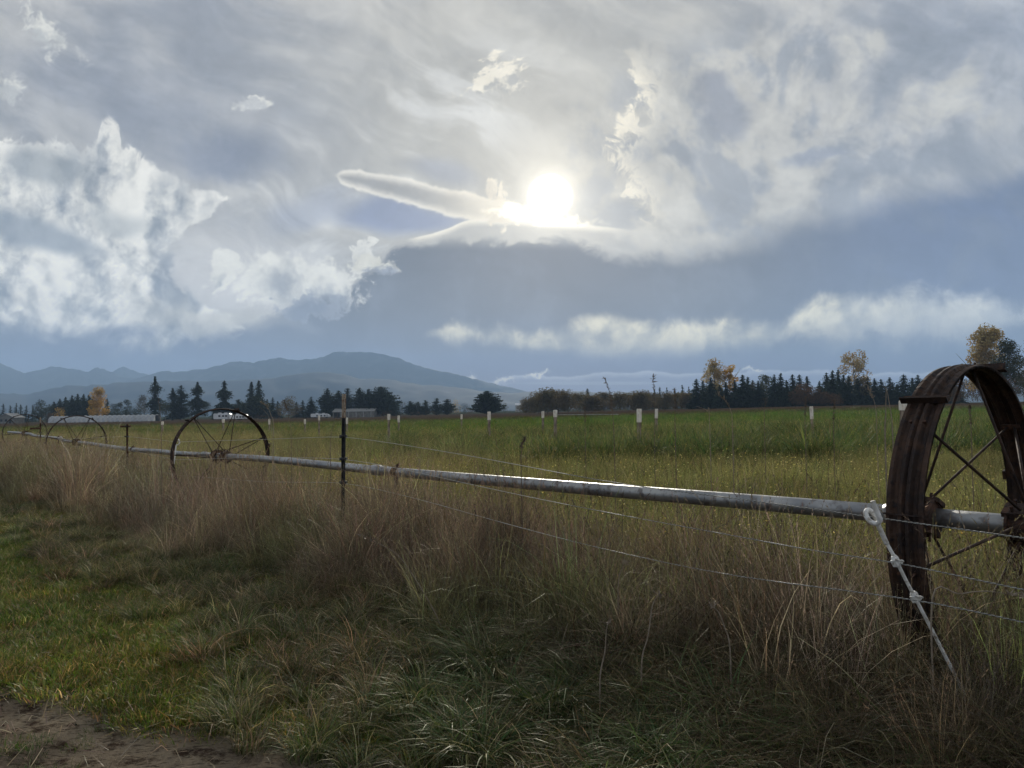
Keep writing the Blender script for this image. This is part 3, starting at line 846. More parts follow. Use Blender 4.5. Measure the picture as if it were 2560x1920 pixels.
for (cx_, cy_) in ((2240, 1402), (2288, 1492)):
    c_ = SP(cx_, cy_); b = B(); ax_ = (SP(2284, 1487) - SP(2240, 1400)).normalized()
    M_ = Matrix.Translation(c_) @ Vector((0, 0, 1)).rotation_difference(-ax_).to_matrix().to_4x4() @ Matrix.Rotation(.5, 4, 'Z')
    b.tube([M_ @ Vector((0, 0, -.024)), M_ @ Vector((0, 0, -.016)), M_ @ Vector((0, 0, .014)), M_ @ Vector((0, 0, .022))], [.009, .0135, .015, .010], 10); b.box(-.021, -.010, -.014, .008, -.016, .012, M_); b.box(.008, .020, -.010, .008, -.020, -.006, M_)
    b.tube([M_ @ Vector((-.018, -.016, .016)), M_ @ Vector((-.007, -.022, .004)), M_ @ Vector((.009, -.021, -.005)), M_ @ Vector((.020, -.014, -.014))], .0038, 6)
    o = b.obj('wire_clip', M_WHITE, post)
# two more white step-in posts farther along
for (px, y0, y1, ln, lab) in ((441, 1105, 1162, 6, 'white ring topped post beside the second wheel'), (151, 1096, 1130, -14, 'white slanting post by the third wheel')):
    Y = fenceY(px); a_ = P(px, y0, Y) - frl; b_ = P(px - ln, y1, Y) - frl
    dn = (b_ - a_).normalized(); g_ = gz((a_ + frl).x, Y) - .05; b_ = a_ + dn * ((a_.z - g_) / max(.2, -dn.z))
    rr_ = .006
    po = B().tube([a_ + dn * .055, b_], rr_ * 1.6, 8).obj('step_in_post', M_WHITE, fence_root, True, label=lab)
    ring = [a_ + Vector((.052 * math.cos(th), .01, .052 * math.sin(th))) for th in np.linspace(0, 2 * math.pi, 20)]
    B().tube(ring, .011, 8).obj('pigtail_loop', M_WHITE, po, True)

wires = [
 [(-60, 1086), (101, 1084), (155, 1098), (318, 1091), (441, 1105), (668, 1098), (858, 1091), (975, 1107), (1150, 1135), (1300, 1163), (1560, 1213), (1900, 1253), (2060, 1277), (2182, 1292), (2300, 1309), (2560, 1345), (2900, 1392)],
 [(101, 1112), (318, 1124), (441, 1150), (668, 1142), (858, 1147), (960, 1163), (1100, 1194), (1300, 1238), (1560, 1290), (1860, 1343), (2000, 1372), (2110, 1388), (2240, 1405), (2330, 1425), (2440, 1450), (2560, 1474), (2900, 1545)],
 [(318, 1160), (441, 1188), (668, 1205), (858, 1206), (960, 1226), (1100, 1262), (1230, 1300), (1500, 1372), (1860, 1448), (2288, 1494), (2440, 1530), (2560, 1556), (2900, 1630)]]
for wi, q in enumerate(wires):
    pt = []
    for (a, b) in zip(q[:-1], q[1:]):
        A3, B3 = P(*a, fenceY(a[0])) - frl, P(*b, fenceY(b[0])) - frl
        k = max(2, int((A3 - B3).length / .25))
        pt += [A3.lerp(B3, i / k) for i in range(k)]
    pt.append(P(*q[-1], fenceY(q[-1][0])) - frl)
    # smooth
    for _ in range(3): pt = [pt[0]] + [(pt[i - 1] + pt[i] * 2 + pt[i + 1]) / 4 for i in range(1, len(pt) - 1)] + [pt[-1]]
    lab = ['topmost strand of the wire fence', 'middle strand of the wire fence', 'lowest strand of the wire fence'][wi]
    # near part: two twisted strands
    near = [p_ for p_ in pt if (p_ + frl).y < 5.2]; rest = [p_ for p_ in pt if (p_ + frl).y >= 5.2]
    b = B()
    if len(rest) > 1: b.tube(rest + near[:1], .0024, 5)
    dense = []
    for A3, B3 in zip(near[:-1], near[1:]):
        k = max(2, int((A3 - B3).length / .0045)); dense += [A3.lerp(B3, i / k) for i in range(k)]
    ob = b.obj('wire', M_WIRE, fence_root, label=lab)
    for ph in (0, math.pi):
        st = []
        for i, p_ in enumerate(dense):
            th = i * .0045 / .026 * 2 * math.pi + ph
            st.append(p_ + Vector((math.sin(th) * .3, math.sin(th) * .2, math.cos(th))) * .0016)
        B().tube(st, .0017, 4).obj('strand', M_WIRE if ph == 0 else M_WIREDK, ob)

# ================================================================== stakes in the field
M_STAKE = surf('bleached_stake', (.72, .64, .54), (.85, .78, .68), 14, .6, 0, .3, c3=(.62, .52, .42), s3=25, stretch=(1, 1, .3))
M_STAKE2 = surf('weathered_stake', (.16, .12, .09), (.34, .27, .21), 14, .9, 0, .4, stretch=(1, 1, .3))
M_CAP = surf('stake_cap', (.70, .68, .62), (.80, .78, .72), 10, .6)
stakes = [  # px, top, sleeve bottom, width px, depth, label
 (2251, 1001, 1026, 13, 15, 'thick pale stake just left of the near wheel rim'),
 (1595, 1022, 1056, 9, 20, 'tallest pale stake, its dark foot showing in the green crop'),
 (1386, 1025, 1043, 8, 23, 'wider one of the pair of pale stakes before the brown thicket'),
 (1221, 1029, 1050, 7, 26, 'pale stake before the lone bushy conifer'),
 (971, 1035, 1050, 6, 30, 'wider of two pale stakes right of the grey barn'),
 (797, 1039, 1051, 4.6, 40, 'pale stake beneath the parked motorhome'),
 (2030, 1016, 1048, 8, 24, 'pale stake leaning slightly beside the dark seed heads'),
 (1639, 1022, 1046, 6, 31, 'slim pale stake just right of the tallest one'),
 (1356, 1028, 1045, 5.5, 36, 'slim pale stake left of its wider twin'),
 (1153, 1036, 1048, 4.5, 44, 'thin white tipped stake left of the lone bushy conifer'),
 (996, 1039, 1056, 4.5, 46, 'slim pale stake right of its wider twin by the barn'),
 (867, 1044, 1060, 4, 50, 'pale stake half hidden behind the dark fence post'),
 (762, 1048, 1060, 3.6, 56, 'small pale stake below the brown bushy tree'),
 (673, 1048, 1061, 3.6, 60, 'small pale stake between the second wheel and the brown bush'),
 (558, 1048, 1057, 5, 62, 'short white stake seen through the second wheel'),
 (406, 1054, 1062, 4.5, 66, 'short white stake left of the second wheel')]
for i, (px, ty, by, w, Y, lab) in enumerate(stakes):
    T = P(px, ty, Y); Bm = P(px + (1.5 if i == 6 else 0), by, Y)
    g_ = gz(T.x, Y) - .05; hw = w / F * Y / 2
    root = empty('field_stake', (T.x, Y, gz(T.x, Y)), rng.uniform(-.4, .4), label=lab, cat='stake', group='pale stakes standing in the field')
    lean = (T.x - Bm.x) / max(.05, T.z - Bm.z)
    H = T.z - root.location.z; hs = Bm.z - root.location.z; z0 = -.05
    if hs < .1: hs = .1
    def sk(z): return lean * (z - H)
    b = B(); vs = []
    for z, k in ((z0, .8), (hs, .8)):
        for sx, sy in ((-1, -1), (1, -1), (1, 1), (-1, 1)): vs.append((sx * hw * k + lean * z, sy * hw * k, z))
    b.add(vs, [(3, 2, 1, 0), (4, 5, 6, 7), (0, 1, 5, 4), (1, 2, 6, 5), (2, 3, 7, 6), (3, 0, 4, 7)])
    b.obj('lower_post', M_STAKE2, root)
    b = B(); vs = []
    for z, k in ((hs + .002, 1.), (H - .03, 1.06), (H, .92)):
        for sx, sy in ((-1, -1), (1, -1), (1, 1), (-1, 1)): vs.append((sx * hw * k + lean * z, sy * hw * k, z))
    b.add(vs, [(3, 2, 1, 0)] + [(o + 0, o + 1, o + 5, o + 4) for o in (0, 4)] + [(o + 1, o + 2, o + 6, o + 5) for o in (0, 4)] + [(o + 2, o + 3, o + 7, o + 6) for o in (0, 4)] + [(o + 3, o + 0, o + 4, o + 7) for o in (0, 4)] + [(8, 9, 10, 11)])
    b.obj('sleeve', M_STAKE, root)

# ================================================================== trees
M_LEAF = leafmat('foliage', gloss=.02, rough=.6, trans=.34, inst=False)
M_BARK = surf('bark', (.035, .028, .022), (.07, .06, .05), 3, .95)
M_BARKP = surf('pale_bark', (.10, .09, .075), (.17, .15, .13), 3, .95)

def cards(cen, size, r_, up=None, flat=.35, two=False):
    """small leaf clumps: a bent pair of triangles at each centre"""
    n = len(cen)
    a = r_.normal(size=(n, 3)); 
    if up is not None: a = a * (1 - flat) + up * flat
    a /= np.linalg.norm(a, axis=1)[:, None] + 1e-9
    b = np.cross(a, r_.normal(size=(n, 3))); b /= np.linalg.norm(b, axis=1)[:, None] + 1e-9
    c_ = np.cross(a, b)
    s1 = (size * r_.uniform(.6, 1.3, n))[:, None]; s2 = (size * r_.uniform(.35, .8, n))[:, None]
    v = np.stack([cen - b * s1, cen + c_ * s2 + a * s1 * .25, cen + b * s1, cen - c_ * s2 + a * s1 * .15], 1)
    v = v + r_.normal(size=v.shape) * (size * .12 if np.isscalar(size) else (size * .12)[:, None, None])
    f = np.arange(n * 4).reshape(n, 4)
    return v.reshape(-1, 3), f

PAL = {
 'fir': [(.014, .026, .018), (.020, .036, .022), (.012, .020, .016), (.028, .044, .024)],
 'cedar': [(.022, .034, .016), (.030, .042, .020), (.016, .026, .015), (.040, .048, .022)],
 'green': [(.045, .055, .022), (.060, .068, .028), (.035, .045, .020), (.075, .078, .034)],
 'brown': [(.11, .085, .045), (.14, .105, .052), (.08, .066, .038), (.12, .105, .048)],
 'rust': [(.11, .060, .030), (.085, .050, .030), (.13, .075, .035), (.06, .042, .028)],
 'yellow': [(.48, .29, .05), (.58, .37, .07), (.36, .21, .045), (.28, .20, .05)],
 'pale': [(.40, .31, .14), (.48, .37, .16), (.28, .23, .11), (.36, .25, .10)],
 'grey': [(.075, .072, .058), (.095, .090, .070), (.060, .058, .048), (.085, .078, .050)],
}
def tree_cols(n, pal, r_, k=4, groups=None):
    P_ = np.array(PAL[pal]); i = groups % len(P_) if groups is not None else r_.integers(0, len(P_), n)
    c = P_[i] * r_.uniform(.75, 1.3, (n, 1))
    return np.repeat(c, k, 0)

def conifer_mesh(H, W, pal, seed, dens=1.0, gap=0.0, droop=.25, shape='spire', crown0=.06):
    r_ = np.random.default_rng(seed); cen = []; grp = []; siz = []
    levels = int(14 + H * 1.1); g = 0
    ph = r_.uniform(0, 6, 4)
    for L in range(levels):
        t_ = crown0 + (1 - crown0) * (L + r_.uniform(-.3, .3)) / levels; t_ = min(max(t_, crown0), .995)
        if shape == 'spire': rr_ = (1 - t_) ** .62 * 1.12
        elif shape == 'round': rr_ = min(1, .6 + 1.6 * t_) * (1 - t_) ** .5 * (1 + .12 * math.sin(t_ * 11 + ph[2]))
        elif shape == 'old': rr_ = (.35 + .65 * abs(math.sin(t_ * 9 + ph[0]))) * min(1, (1 - t_) * 3.2 + .12) * (.75 if t_ > .5 else .95)
        else: rr_ = (1 - t_ ** 3) * .9
        rad_ = W / 2 * rr_
        nb_ = max(4, int((6 + rad_ * 2.0) * dens))
        for k in range(nb_):
            if r_.random() < gap: continue
            az = r_.uniform(0, 2 * math.pi); ln = rad_ * (r_.uniform(.65, 1.12) if shape != 'round' else r_.uniform(.5, 1.3)) * (1 + .18 * math.sin(3 * az + ph[1] + L))
            m_ = max(3, int(ln / H * 26 * dens)); g += 1
            tt = np.linspace(.12, 1, m_); z = t_ * H + ln * ((.10 - droop * tt ** 1.5) if shape != 'round' else (.16 * tt))
            cen.append(np.stack([np.cos(az) * ln * tt, np.sin(az) * ln * tt, z], 1) + r_.normal(size=(m_, 3)) * H * .006)
            grp.append(np.full(m_, g)); siz.append((H * .021 + ln * .07) * (1.15 - .5 * tt))
    cen = np.concatenate(cen); grp = np.concatenate(grp); siz = np.concatenate(siz)
    cen = np.concatenate([cen, [[0, 0, H * .99]] * 3]); grp = np.concatenate([grp, [0, 1, 2]]); siz = np.concatenate([siz, [H * .014] * 3])
    v, f = cards(cen, siz, r_, np.array((0, 0, 1.)), .4)
    return mesh('crown', v, f, M_LEAF, cols=tree_cols(len(cen), pal, r_, groups=grp))

def broad_mesh(H, W, pal, seed, n=1500, base=.12, shape='oval', leaf=.022, lobes=14, open_=0.0):
    r_ = np.random.default_rng(seed); lb = []
    for i in range(lobes):
        t_ = r_.uniform((base + .08) if shape != 'dome' else .05, .90)
        if shape == 'column': w = math.sin(math.pi * min(1, t_ * .92 + .08)) ** .5
        elif shape == 'dome': w = math.sqrt(max(0, 1 - t_ ** 2.4))
        else: w = math.sin(math.pi * ((t_ - base) / (1 - base)) ** .85) ** .6
        az = r_.uniform(0, 2 * math.pi); q = math.sqrt(r_.uniform(0, 1)) * w * W / 2 * .78
        lb.append((math.cos(az) * q, math.sin(az) * q, t_ * H, r_.uniform(.15, .26) * (math.sqrt(W * H) if shape == 'dome' else min(W, H) * 1.12)))
    lb = np.array(lb); i = r_.integers(0, lobes, n)
    dv_ = r_.normal(size=(n, 3)); dv_ /= np.linalg.norm(dv_, axis=1)[:, None]
    rr_ = r_.uniform(.35, 1, n) ** .6
    cen = lb[i, :3] + dv_ * (lb[i, 3] * rr_)[:, None] * np.array((1, 1, .85))
    k = cen[:, 2] > (H * base * .6 if shape != 'dome' else 0); k &= ~((open_ > 0) & (vn(cen[:, 0] / H * 14 + seed, cen[:, 2] / H * 14 + cen[:, 1] / H * 9, seed) < open_))
    cen = cen[k]; i = i[k]
    v, f = cards(cen, H * leaf, r_)
    return mesh('crown', v, f, M_LEAF, cols=tree_cols(len(cen), pal, r_, groups=i))

def trunk_mesh(H, pal, seed, top=.8, limbs=7, thick=.016, spread=.3):
    r_ = np.random.default_rng(seed); b = B()
    pts_ = [Vector((r_.normal() * H * .006, r_.normal() * H * .006, z)) for z in np.linspace(-.4, H * top, 7)]
    b.tube(pts_, list(np.linspace(H * thick, H * thick * .18, 7)), 6)
    for k in range(limbs):
        z = r_.uniform(.25, top * .9) * H; az = r_.uniform(0, 6.3); L = (1 - z / H) * H * spread + H * .06
        o_ = Vector((0, 0, z)); e = o_ + Vector((math.cos(az) * L, math.sin(az) * L, L * r_.uniform(.5, 1.4)))
        md = o_.lerp(e, .5) + Vector((0, 0, -L * .06))
        b.tube([o_, md, e], [H * thick * .45, H * thick * .3, H * thick * .1], 5)
    return b.mesh('trunk', M_BARK if pal in ('fir', 'cedar', 'brown', 'rust') else M_BARKP)

_cache = {}
def tree(px, top, w, Y, kind, pal, lab, group=None, seed=0, base=None, name=None, cat='tree', variant=None, **kw):
    x = P(px, 1000, Y).x; z0 = gz(x, Y); H = P(px, top, Y).z - z0; W = w / F * Y * (1.25 if kind in ('spire', 'old', 'hedge', 'roundfir') and px < 1300 else 1.12)
    key = (kind, pal, variant) if variant is not None else None
    if key is not None and key in _cache:
        me, tm, H0, W0 = _cache[key]; sc_ = (W / W0, W / W0, H / H0)
    else:
        if kind in ('spire', 'old', 'roundfir', 'hedge'):
            shp = {'spire': 'spire', 'old': 'old', 'roundfir': 'round', 'hedge': 'col'}[kind]
            me = conifer_mesh(H, W, pal, seed, shape=shp, **kw); tm = trunk_mesh(H, pal, seed, .92, 0, .012)
        else:
            kw['n'] = int(kw.get('n', 1500) * 1.7); kw['lobes'] = int(kw.get('lobes', 14) * 1.6)
            me = broad_mesh(H, W, pal, seed, **kw); tm = trunk_mesh(H, pal, seed, .82, 9, .014, .34)
        sc_ = (1, 1, 1)
        if key is not None: _cache[key] = (me, tm, H, W)
    nm = name or {'spire': 'fir_tree', 'old': 'old_fir_tree', 'roundfir': 'bushy_conifer', 'hedge': 'dense_conifer'}.get(kind, 'broadleaf_tree')
    root = empty(nm, (x, Y, z0), 0, label=lab, cat=cat, group=group)
    rz_ = rng.uniform(0, 6.28) if key is not None else 0
    for n_, m_ in (('crown', me), ('trunk', tm)):
        o = obj(n_, m_, root, (0, 0, 0), (0, 0, rz_)); o.scale = sc_
    return root

ORD = ['first', 'second', 'third', 'fourth', 'fifth', 'sixth', 'seventh', 'eighth', 'ninth', 'tenth', 'eleventh', 'twelfth', 'thirteenth', 'fourteenth', 'fifteenth', 'sixteenth']
YL = 420
# --- left tree line, from the left edge
G1 = 'small dark firs of the low wood at the left edge'
for i, px in enumerate((-30, -8, 8, 26, 41, 52, 66, 82)):
    tree(px, 1012 + rng.uniform(-5, 4), 20, YL + 60, 'spire', 'fir', ('%s small dark fir from the left above the grey gabled house' % ORD[i]), G1, seed=50 + i, variant='s%d' % (i % 3), dens=.8)
tree(98, 1000, 34, YL, 'oval', 'cedar', 'round dark tree between the gabled house and the dense block', seed=61, n=1300)
tree(120, 1012, 46, YL - 15, 'dome', 'cedar', 'low dark bush behind the gap between house and greenhouse', seed=62, n=1200, name='dark_bush', cat='bush')
G2 = 'dark conifers forming the dense block left of the yellow poplar'
for i, (px, tp, w) in enumerate(((135, 1003, 30), (150, 996, 30), (164, 992, 34), (180, 987, 34), (194, 984, 36), (209, 985, 36), (222, 986, 34), (233, 990, 26))):
    tree(px, tp, w, YL + 5 * (i % 3), 'hedge', 'fir', ('%s dark conifer from the left in the block beside the golden poplar' % ORD[i]), G2, seed=70 + i, variant='h%d' % (i % 3), dens=1.3)
tree(148, 1018, 26, YL - 30, 'oval', 'yellow', 'small orange tree low in front of the dark block', seed=80, n=500)
tree(121, 1033, 26, YL - 40, 'dome', 'rust', 'reddish bush at the left end of the plastic greenhouse', seed=81, n=500, name='rusty_bush', cat='bush')
tree(245, 967, 42, YL - 20, 'column', 'yellow', 'tall golden poplar standing among dark conifers', seed=82, n=3000, shape='column', lobes=26, leaf=.016)
tree(268, 996, 24, YL, 'spire', 'fir', 'dark fir just right of the golden poplar', seed=83, dens=1.1)
G3 = 'grey green trees of the hazy low wood'
for i, (px, tp, w) in enumerate(((285, 1008, 30), (300, 1003, 22), (318, 997, 20), (338, 1012, 30))):
    tree(px, tp, w, YL + 90, 'oval', 'cedar', 'hazy tree in the low wood right of the golden poplar', G3, seed=84 + i, n=700)
for i, px in enumerate((288, 306, 326, 344)):
    tree(px, 1022, 34, YL - 10, 'dome', 'cedar', 'low dark shrub in the belt behind the plastic greenhouse', 'low dark shrubs behind the greenhouse', seed=90 + i, n=700, name='dark_bush', cat='bush', variant='lb')
tree(360, 985, 38, YL, 'oval', 'grey', 'bare grey broadleaf tree left of the tallest fir', seed=95, n=1500, leaf=.016, open_=.35)
tree(388, 941, 36, YL - 10, 'old', 'fir', 'tallest narrow fir with a crooked tip', seed=96, dens=1.3, gap=.1, crown0=.12)
tree(432, 969, 34, YL - 10, 'old', 'fir', 'left of two wide dark pines between the tall firs', seed=97, dens=1.3)
tree(453, 964, 42, YL - 5, 'roundfir', 'fir', 'right of two wide dark pines between the tall firs', seed=98, dens=1.2, gap=.15)
tree(414, 1000, 36, YL - 20, 'oval', 'green', 'low olive tree right of the crooked fir', seed=99, n=1100)
tree(494, 954, 40, YL - 10, 'old', 'fir', 'tall old fir with ragged tufts in the middle of the row', seed=105, dens=1.35, gap=.1, crown0=.15)
tree(480, 1008, 38, YL, 'oval', 'cedar', 'low dark tree under the ragged old fir', seed=101, n=900)
tree(512, 1005, 40, YL, 'oval', 'cedar', 'low dark tree right of the ragged old fir', seed=102, n=900)
tree(561, 952, 44, YL - 10, 'old', 'fir', 'old fir with one long branch jutting right', seed=108, dens=1.35, gap=.12, crown0=.12)
tree(545, 1012, 36, YL + 10, 'hedge', 'cedar', 'low conifer at the foot of the fir with the jutting branch', seed=104, dens=1.0)
tree(596, 998, 40, YL, 'roundfir', 'cedar', 'greenish conifer left of the twin spires', seed=100, dens=1.2)
tree(629, 955, 34, YL, 'spire', 'fir', 'left one of the twin pointed spires', seed=106, dens=1.2)
tree(647, 951, 34, YL - 8, 'spire', 'fir', 'right one of the twin pointed spires', seed=107, dens=1.2)
tree(638, 990, 66, YL - 20, 'roundfir', 'cedar', 'broad dark green mass below the twin spires', seed=111, dens=1.1)
G4 = 'low conifers between the twin spires and the dark clump'
for i, (px, tp) in enumerate(((668, 997), (682, 993), (694, 1002), (757, 1000), (741, 1004))):
    tree(px, tp, 24, YL + 15, 'spire', 'fir', ('low dark fir, ' + ['just right of the twin spires', 'between the twin spires and the brown tree', 'touching the brown tree on its left', 'left of the single fir', 'touching the brown tree on its right'][i]), G4, seed=110 + i, variant='g4', dens=1.1)
tree(722, 993, 66, YL - 15, 'dome', 'brown', 'round brown autumn tree before the foothills', seed=112, n=1900, lobes=20)
tree(778, 991, 32, YL, 'spire', 'fir', 'single fir between the brown tree and the dark clump', seed=113, dens=1.2)
for i, (px, tp, w, lab) in enumerate(((819, 971, 46, 'leftmost conifer of the dark clump behind the barn'), (846, 976, 40, 'middle conifer of the dark clump behind the barn'),
                                      (869, 970, 34, 'conifer rising just behind the dark fence post'), (899, 969, 44, 'dark conifer behind the right half of the barn'),
                                      (922, 972, 40, 'conifer squeezed into the widest dark clump'), (952, 966, 74, 'broadest dark conifer right of the barn'))):
    tree(px, tp, w, YL - 12 + 6 * (i % 2), 'roundfir', 'fir', lab, seed=120 + i, dens=1.25)
tree(985, 1000, 34, YL - 16, 'roundfir', 'fir', 'low shoulder tree at the right end of the dark clump', seed=127, dens=1.1)
tree(1005, 1006, 28, YL + 40, 'oval', 'grey', 'faint grey tree right of the dark clump', seed=128, n=600, open_=.3)
for i, (px, tp, w, lab) in enumerate(((1026, 1002, 34, 'left tree of the hazy conifer trio'), (1045, 1004, 34, 'middle tree of the hazy conifer trio'), (1063, 1000, 30, 'right tree of the hazy conifer trio'),
                                      (1091, 995, 32, 'spiky conifer of the pair left of the tan tree'), (1118, 997, 36, 'rounded conifer of the pair left of the tan tree'))):
    tree(px, tp, w, YL + 10, 'roundfir', 'fir', lab, seed=130 + i, dens=1.15)
tree(1138, 1000, 34, YL + 60, 'oval', 'pale', 'pale tan tree fading into the hills', seed=136, n=700, open_=.3)
tree(1160, 1008, 40, YL + 80, 'oval', 'cedar', 'hazy tree behind the reddish bush', seed=137, n=700)
tree(1176, 1018, 34, YL - 40, 'dome', 'rust', 'reddish dome bush left of the lone bushy conifer', seed=138, n=900, name='rusty_bush', cat='bush')
tree(1218, 977, 68, YL - 60, 'roundfir', 'fir', 'lone broad bushy conifer near the middle of the horizon', seed=139, dens=1.4)
tree(1258, 1008, 34, YL - 40, 'oval', 'green', 'small pale green tree beside the lone bushy conifer', seed=140, n=700)
G5 = 'low hedge bushes along the far field edge'
for i, px in enumerate((1006, 1040, 1075, 1105, 1140, 1195, 1240, 1275, 1300, 1325)):
    tree(px, 1028 + rng.uniform(-4, 4), 46, YL - 50, 'dome', 'brown' if i % 3 else 'cedar', ('%s low hedge bush from the left between barn and thicket' % ORD[i]), G5, seed=141 + i, n=450, name='hedge_bush', cat='bush', variant='hb%d' % (i % 3 == 0))
G6 = 'brown brush before the barn'
for i, (px, tp, w) in enumerate(((627, 1040, 34), (652, 1036, 40), (680, 1040, 44), (706, 1042, 40), (740, 1042, 50), (878, 1038, 40), (905, 1036, 46), (940, 1034, 40), (970, 1026, 44), (1000, 1034, 40))):
    tree(px, tp, w, YL - 70, 'dome', 'rust', ('%s reddish brush heap from the left along the far field edge' % ORD[i]), G6, seed=160 + i, n=420, name='brush_heap', cat='bush', variant='bh%d' % (i % 2))
tree(572, 1042, 60, YL - 60, 'dome', 'brown', 'brown brush around the white camper', seed=171, n=500, name='brush_heap', cat='bush')

# --- brown thicket and the dark row on the right
YR = 300
G7 = 'brown leafless thicket along the field'
tp7 = ((1322, 1000), (1345, 984), (1368, 978), (1395, 979), (1420, 981), (1450, 986), (1480, 989), (1510, 985), (1540, 984), (1570, 986), (1600, 984), (1630, 986), (1660, 985), (1692, 984), (1722, 984), (1748, 990))
for i, (px, tp) in enumerate(tp7):
    tree(px, tp - 4 + rng.uniform(-2, 3), 62, YR + 25 * (i % 2), 'dome', 'brown', ORD[i] + ' brown leafless thicket crown counted from the thicket left end', G7, seed=180 + i, n=2600, leaf=.03, lobes=40, name='thicket_tree', variant='th%d' % (i % 4))
tree(1300, 1014, 40, YR, 'dome', 'brown', 'pale tan bush at the left end of the brown thicket', seed=199, n=500, name='tan_bush', cat='bush')
tree(1469, 971, 26, YR + 60, 'roundfir', 'fir', 'single dark crown poking above the brown thicket', seed=200, dens=1.1)
G8 = 'little fir tops behind the brown thicket'
for i, (px, tp) in enumerate(((1585, 979), (1603, 977), (1614, 981), (1637, 972), (1650, 967), (1668, 968), (1688, 973), (1706, 961), (1723, 966))):
    tree(px, tp, 20, YR + 70, 'spire', 'fir', 'little fir top showing over the brown thicket', G8, seed=201 + i, variant='l%d' % (i % 3), dens=1.1)
tree(1790, 891, 58, YR + 20, 'oval', 'pale', 'largest tan leaved tree rising over the dark firs', seed=220, n=2300, base=.3, leaf=.017, open_=.35, lobes=22)
tree(1768, 930, 30, YR + 30, 'oval', 'pale', 'thin tan sapling left of the largest tan tree', seed=221, n=500, base=.3, leaf=.017, open_=.4)
tree(1826, 896, 34, YR + 20, 'column', 'yellow', 'slim yellowing tree beside the largest tan tree', seed=222, n=1200, shape='column', leaf=.017, open_=.3)
tree(2136, 873, 68, YR + 10, 'oval', 'pale', 'orange tinged round tree above the middle of the fir row', seed=223, n=2300, base=.3, leaf=.017, open_=.35, lobes=24)
tree(2150, 930, 40, YR, 'oval', 'brown', 'small orange brown tree under the round orange one', seed=224, n=900)
G9 = 'dark firs in the dense row on the right'
def fir_label(px):
    marks = ((1735, 'end of the brown thicket'), (1790, 'largest tan tree'), (1826, 'slim yellowing tree'), (1917, 'olive broadleaf tree'), (2040, 'highest russet bush'), (2136, 'round orange tree'))
    m_ = [q for q in marks if q[0] <= px][-1]; k = sorted(f_[0] for f_ in firs if f_[0] > m_[0] and (m_ is marks[-1] or f_[0] < marks[marks.index(m_) + 1][0])).index(px)
    return '%s dark fir to the right of the %s' % (ORD[k], m_[1])
firs = ((1742, 946, 30), (1758, 951, 26), (1778, 943, 34), (1800, 962, 30), (1815, 955, 30), (1838, 950, 30), (1858, 936, 34), (1871, 941, 28), (1883, 950, 28), (1897, 952, 28), (1937, 935, 30), (1953, 932, 30), (1968, 950, 28), (1983, 935, 30), (2000, 935, 28), (2019, 940, 28),
        (2050, 952, 26), (2068, 931, 34), (2083, 925, 34), (2097, 924, 32), (2110, 936, 30), (2123, 938, 30), (2145, 945, 34), (2170, 940, 30), (2188, 945, 32), (2204, 947, 30), (2226, 943, 34), (2244, 960, 28), (2261, 935, 38), (2282, 944, 32), (2297, 937, 32), (2318, 955, 34), (2345, 958, 36), (2367, 934, 40), (2388, 950, 32))
for i, (px, tp, w) in enumerate(firs):
    tree(px, tp, w * 1.35, YR - 10 + 9 * (i % 3), 'spire', 'fir', fir_label(px), G9, seed=230 + i, variant='f%d' % (i % 7), dens=1.35)
for i, px in enumerate(range(1752, 2400, 26)):
    tree(px, 975 + rng.uniform(-8, 8), 40, YR + 25, 'hedge', 'fir', 'low dark fir filling the back of the dense row', 'low firs at the back of the dense row', seed=270 + i, variant='bk%d' % (i % 3), dens=1.2)
tree(1917, 934, 44, YR + 15, 'oval', 'green', 'olive broadleaf tree amid the fir row', seed=262, n=1300)
tree(1880, 955, 40, YR + 5, 'oval', 'grey', 'dull grey tree amid the left of the fir row', seed=263, n=700, open_=.3)
G10 = 'russet bushes before the fir row'
for i, (px, tp, w) in enumerate(((1995, 975, 50), (2012, 960, 60), (2040, 968, 60), (2065, 980, 50), (2090, 985, 44))):
    tree(px, tp, w, YR - 25, 'dome', 'rust', ('%s russet bush from the left before the fir row' % ORD[i]), G10, seed=264 + i, n=1200, lobes=18, name='russet_bush', cat='bush', variant='rb%d' % (i % 2))
G11 = 'brown thicket seen through the near wheel'
for i, px in enumerate((2350, 2385, 2420, 2455, 2490, 2525, 2560, 2600, 2640)):
    tree(px, 955 - i * 4 + rng.uniform(-4, 4), 66, YR - 50, 'dome', 'rust' if i % 2 else 'brown', ('%s thicket bush from the left behind the near wheel' % ORD[i]), G11, seed=290 + i, n=1500, lobes=18, name='thicket_tree', variant='wt%d' % (i % 2))
tree(2468, 806, 84, 235, 'oval', 'pale', 'tall yellow green cottonwood above the near wheel', seed=300, n=5200, base=.22, leaf=.014, lobes=34, shape='oval', open_=.22)
tree(2528, 845, 74, 225, 'oval', 'green', 'dark green tree right of the tall cottonwood', seed=301, n=3200, base=.15, leaf=.014, lobes=26, open_=.15)
tree(2590, 830, 90, 235, 'oval', 'grey', 'greyish tree cut by the right edge', seed=302, n=2600, base=.15, leaf=.014, lobes=26, open_=.2)

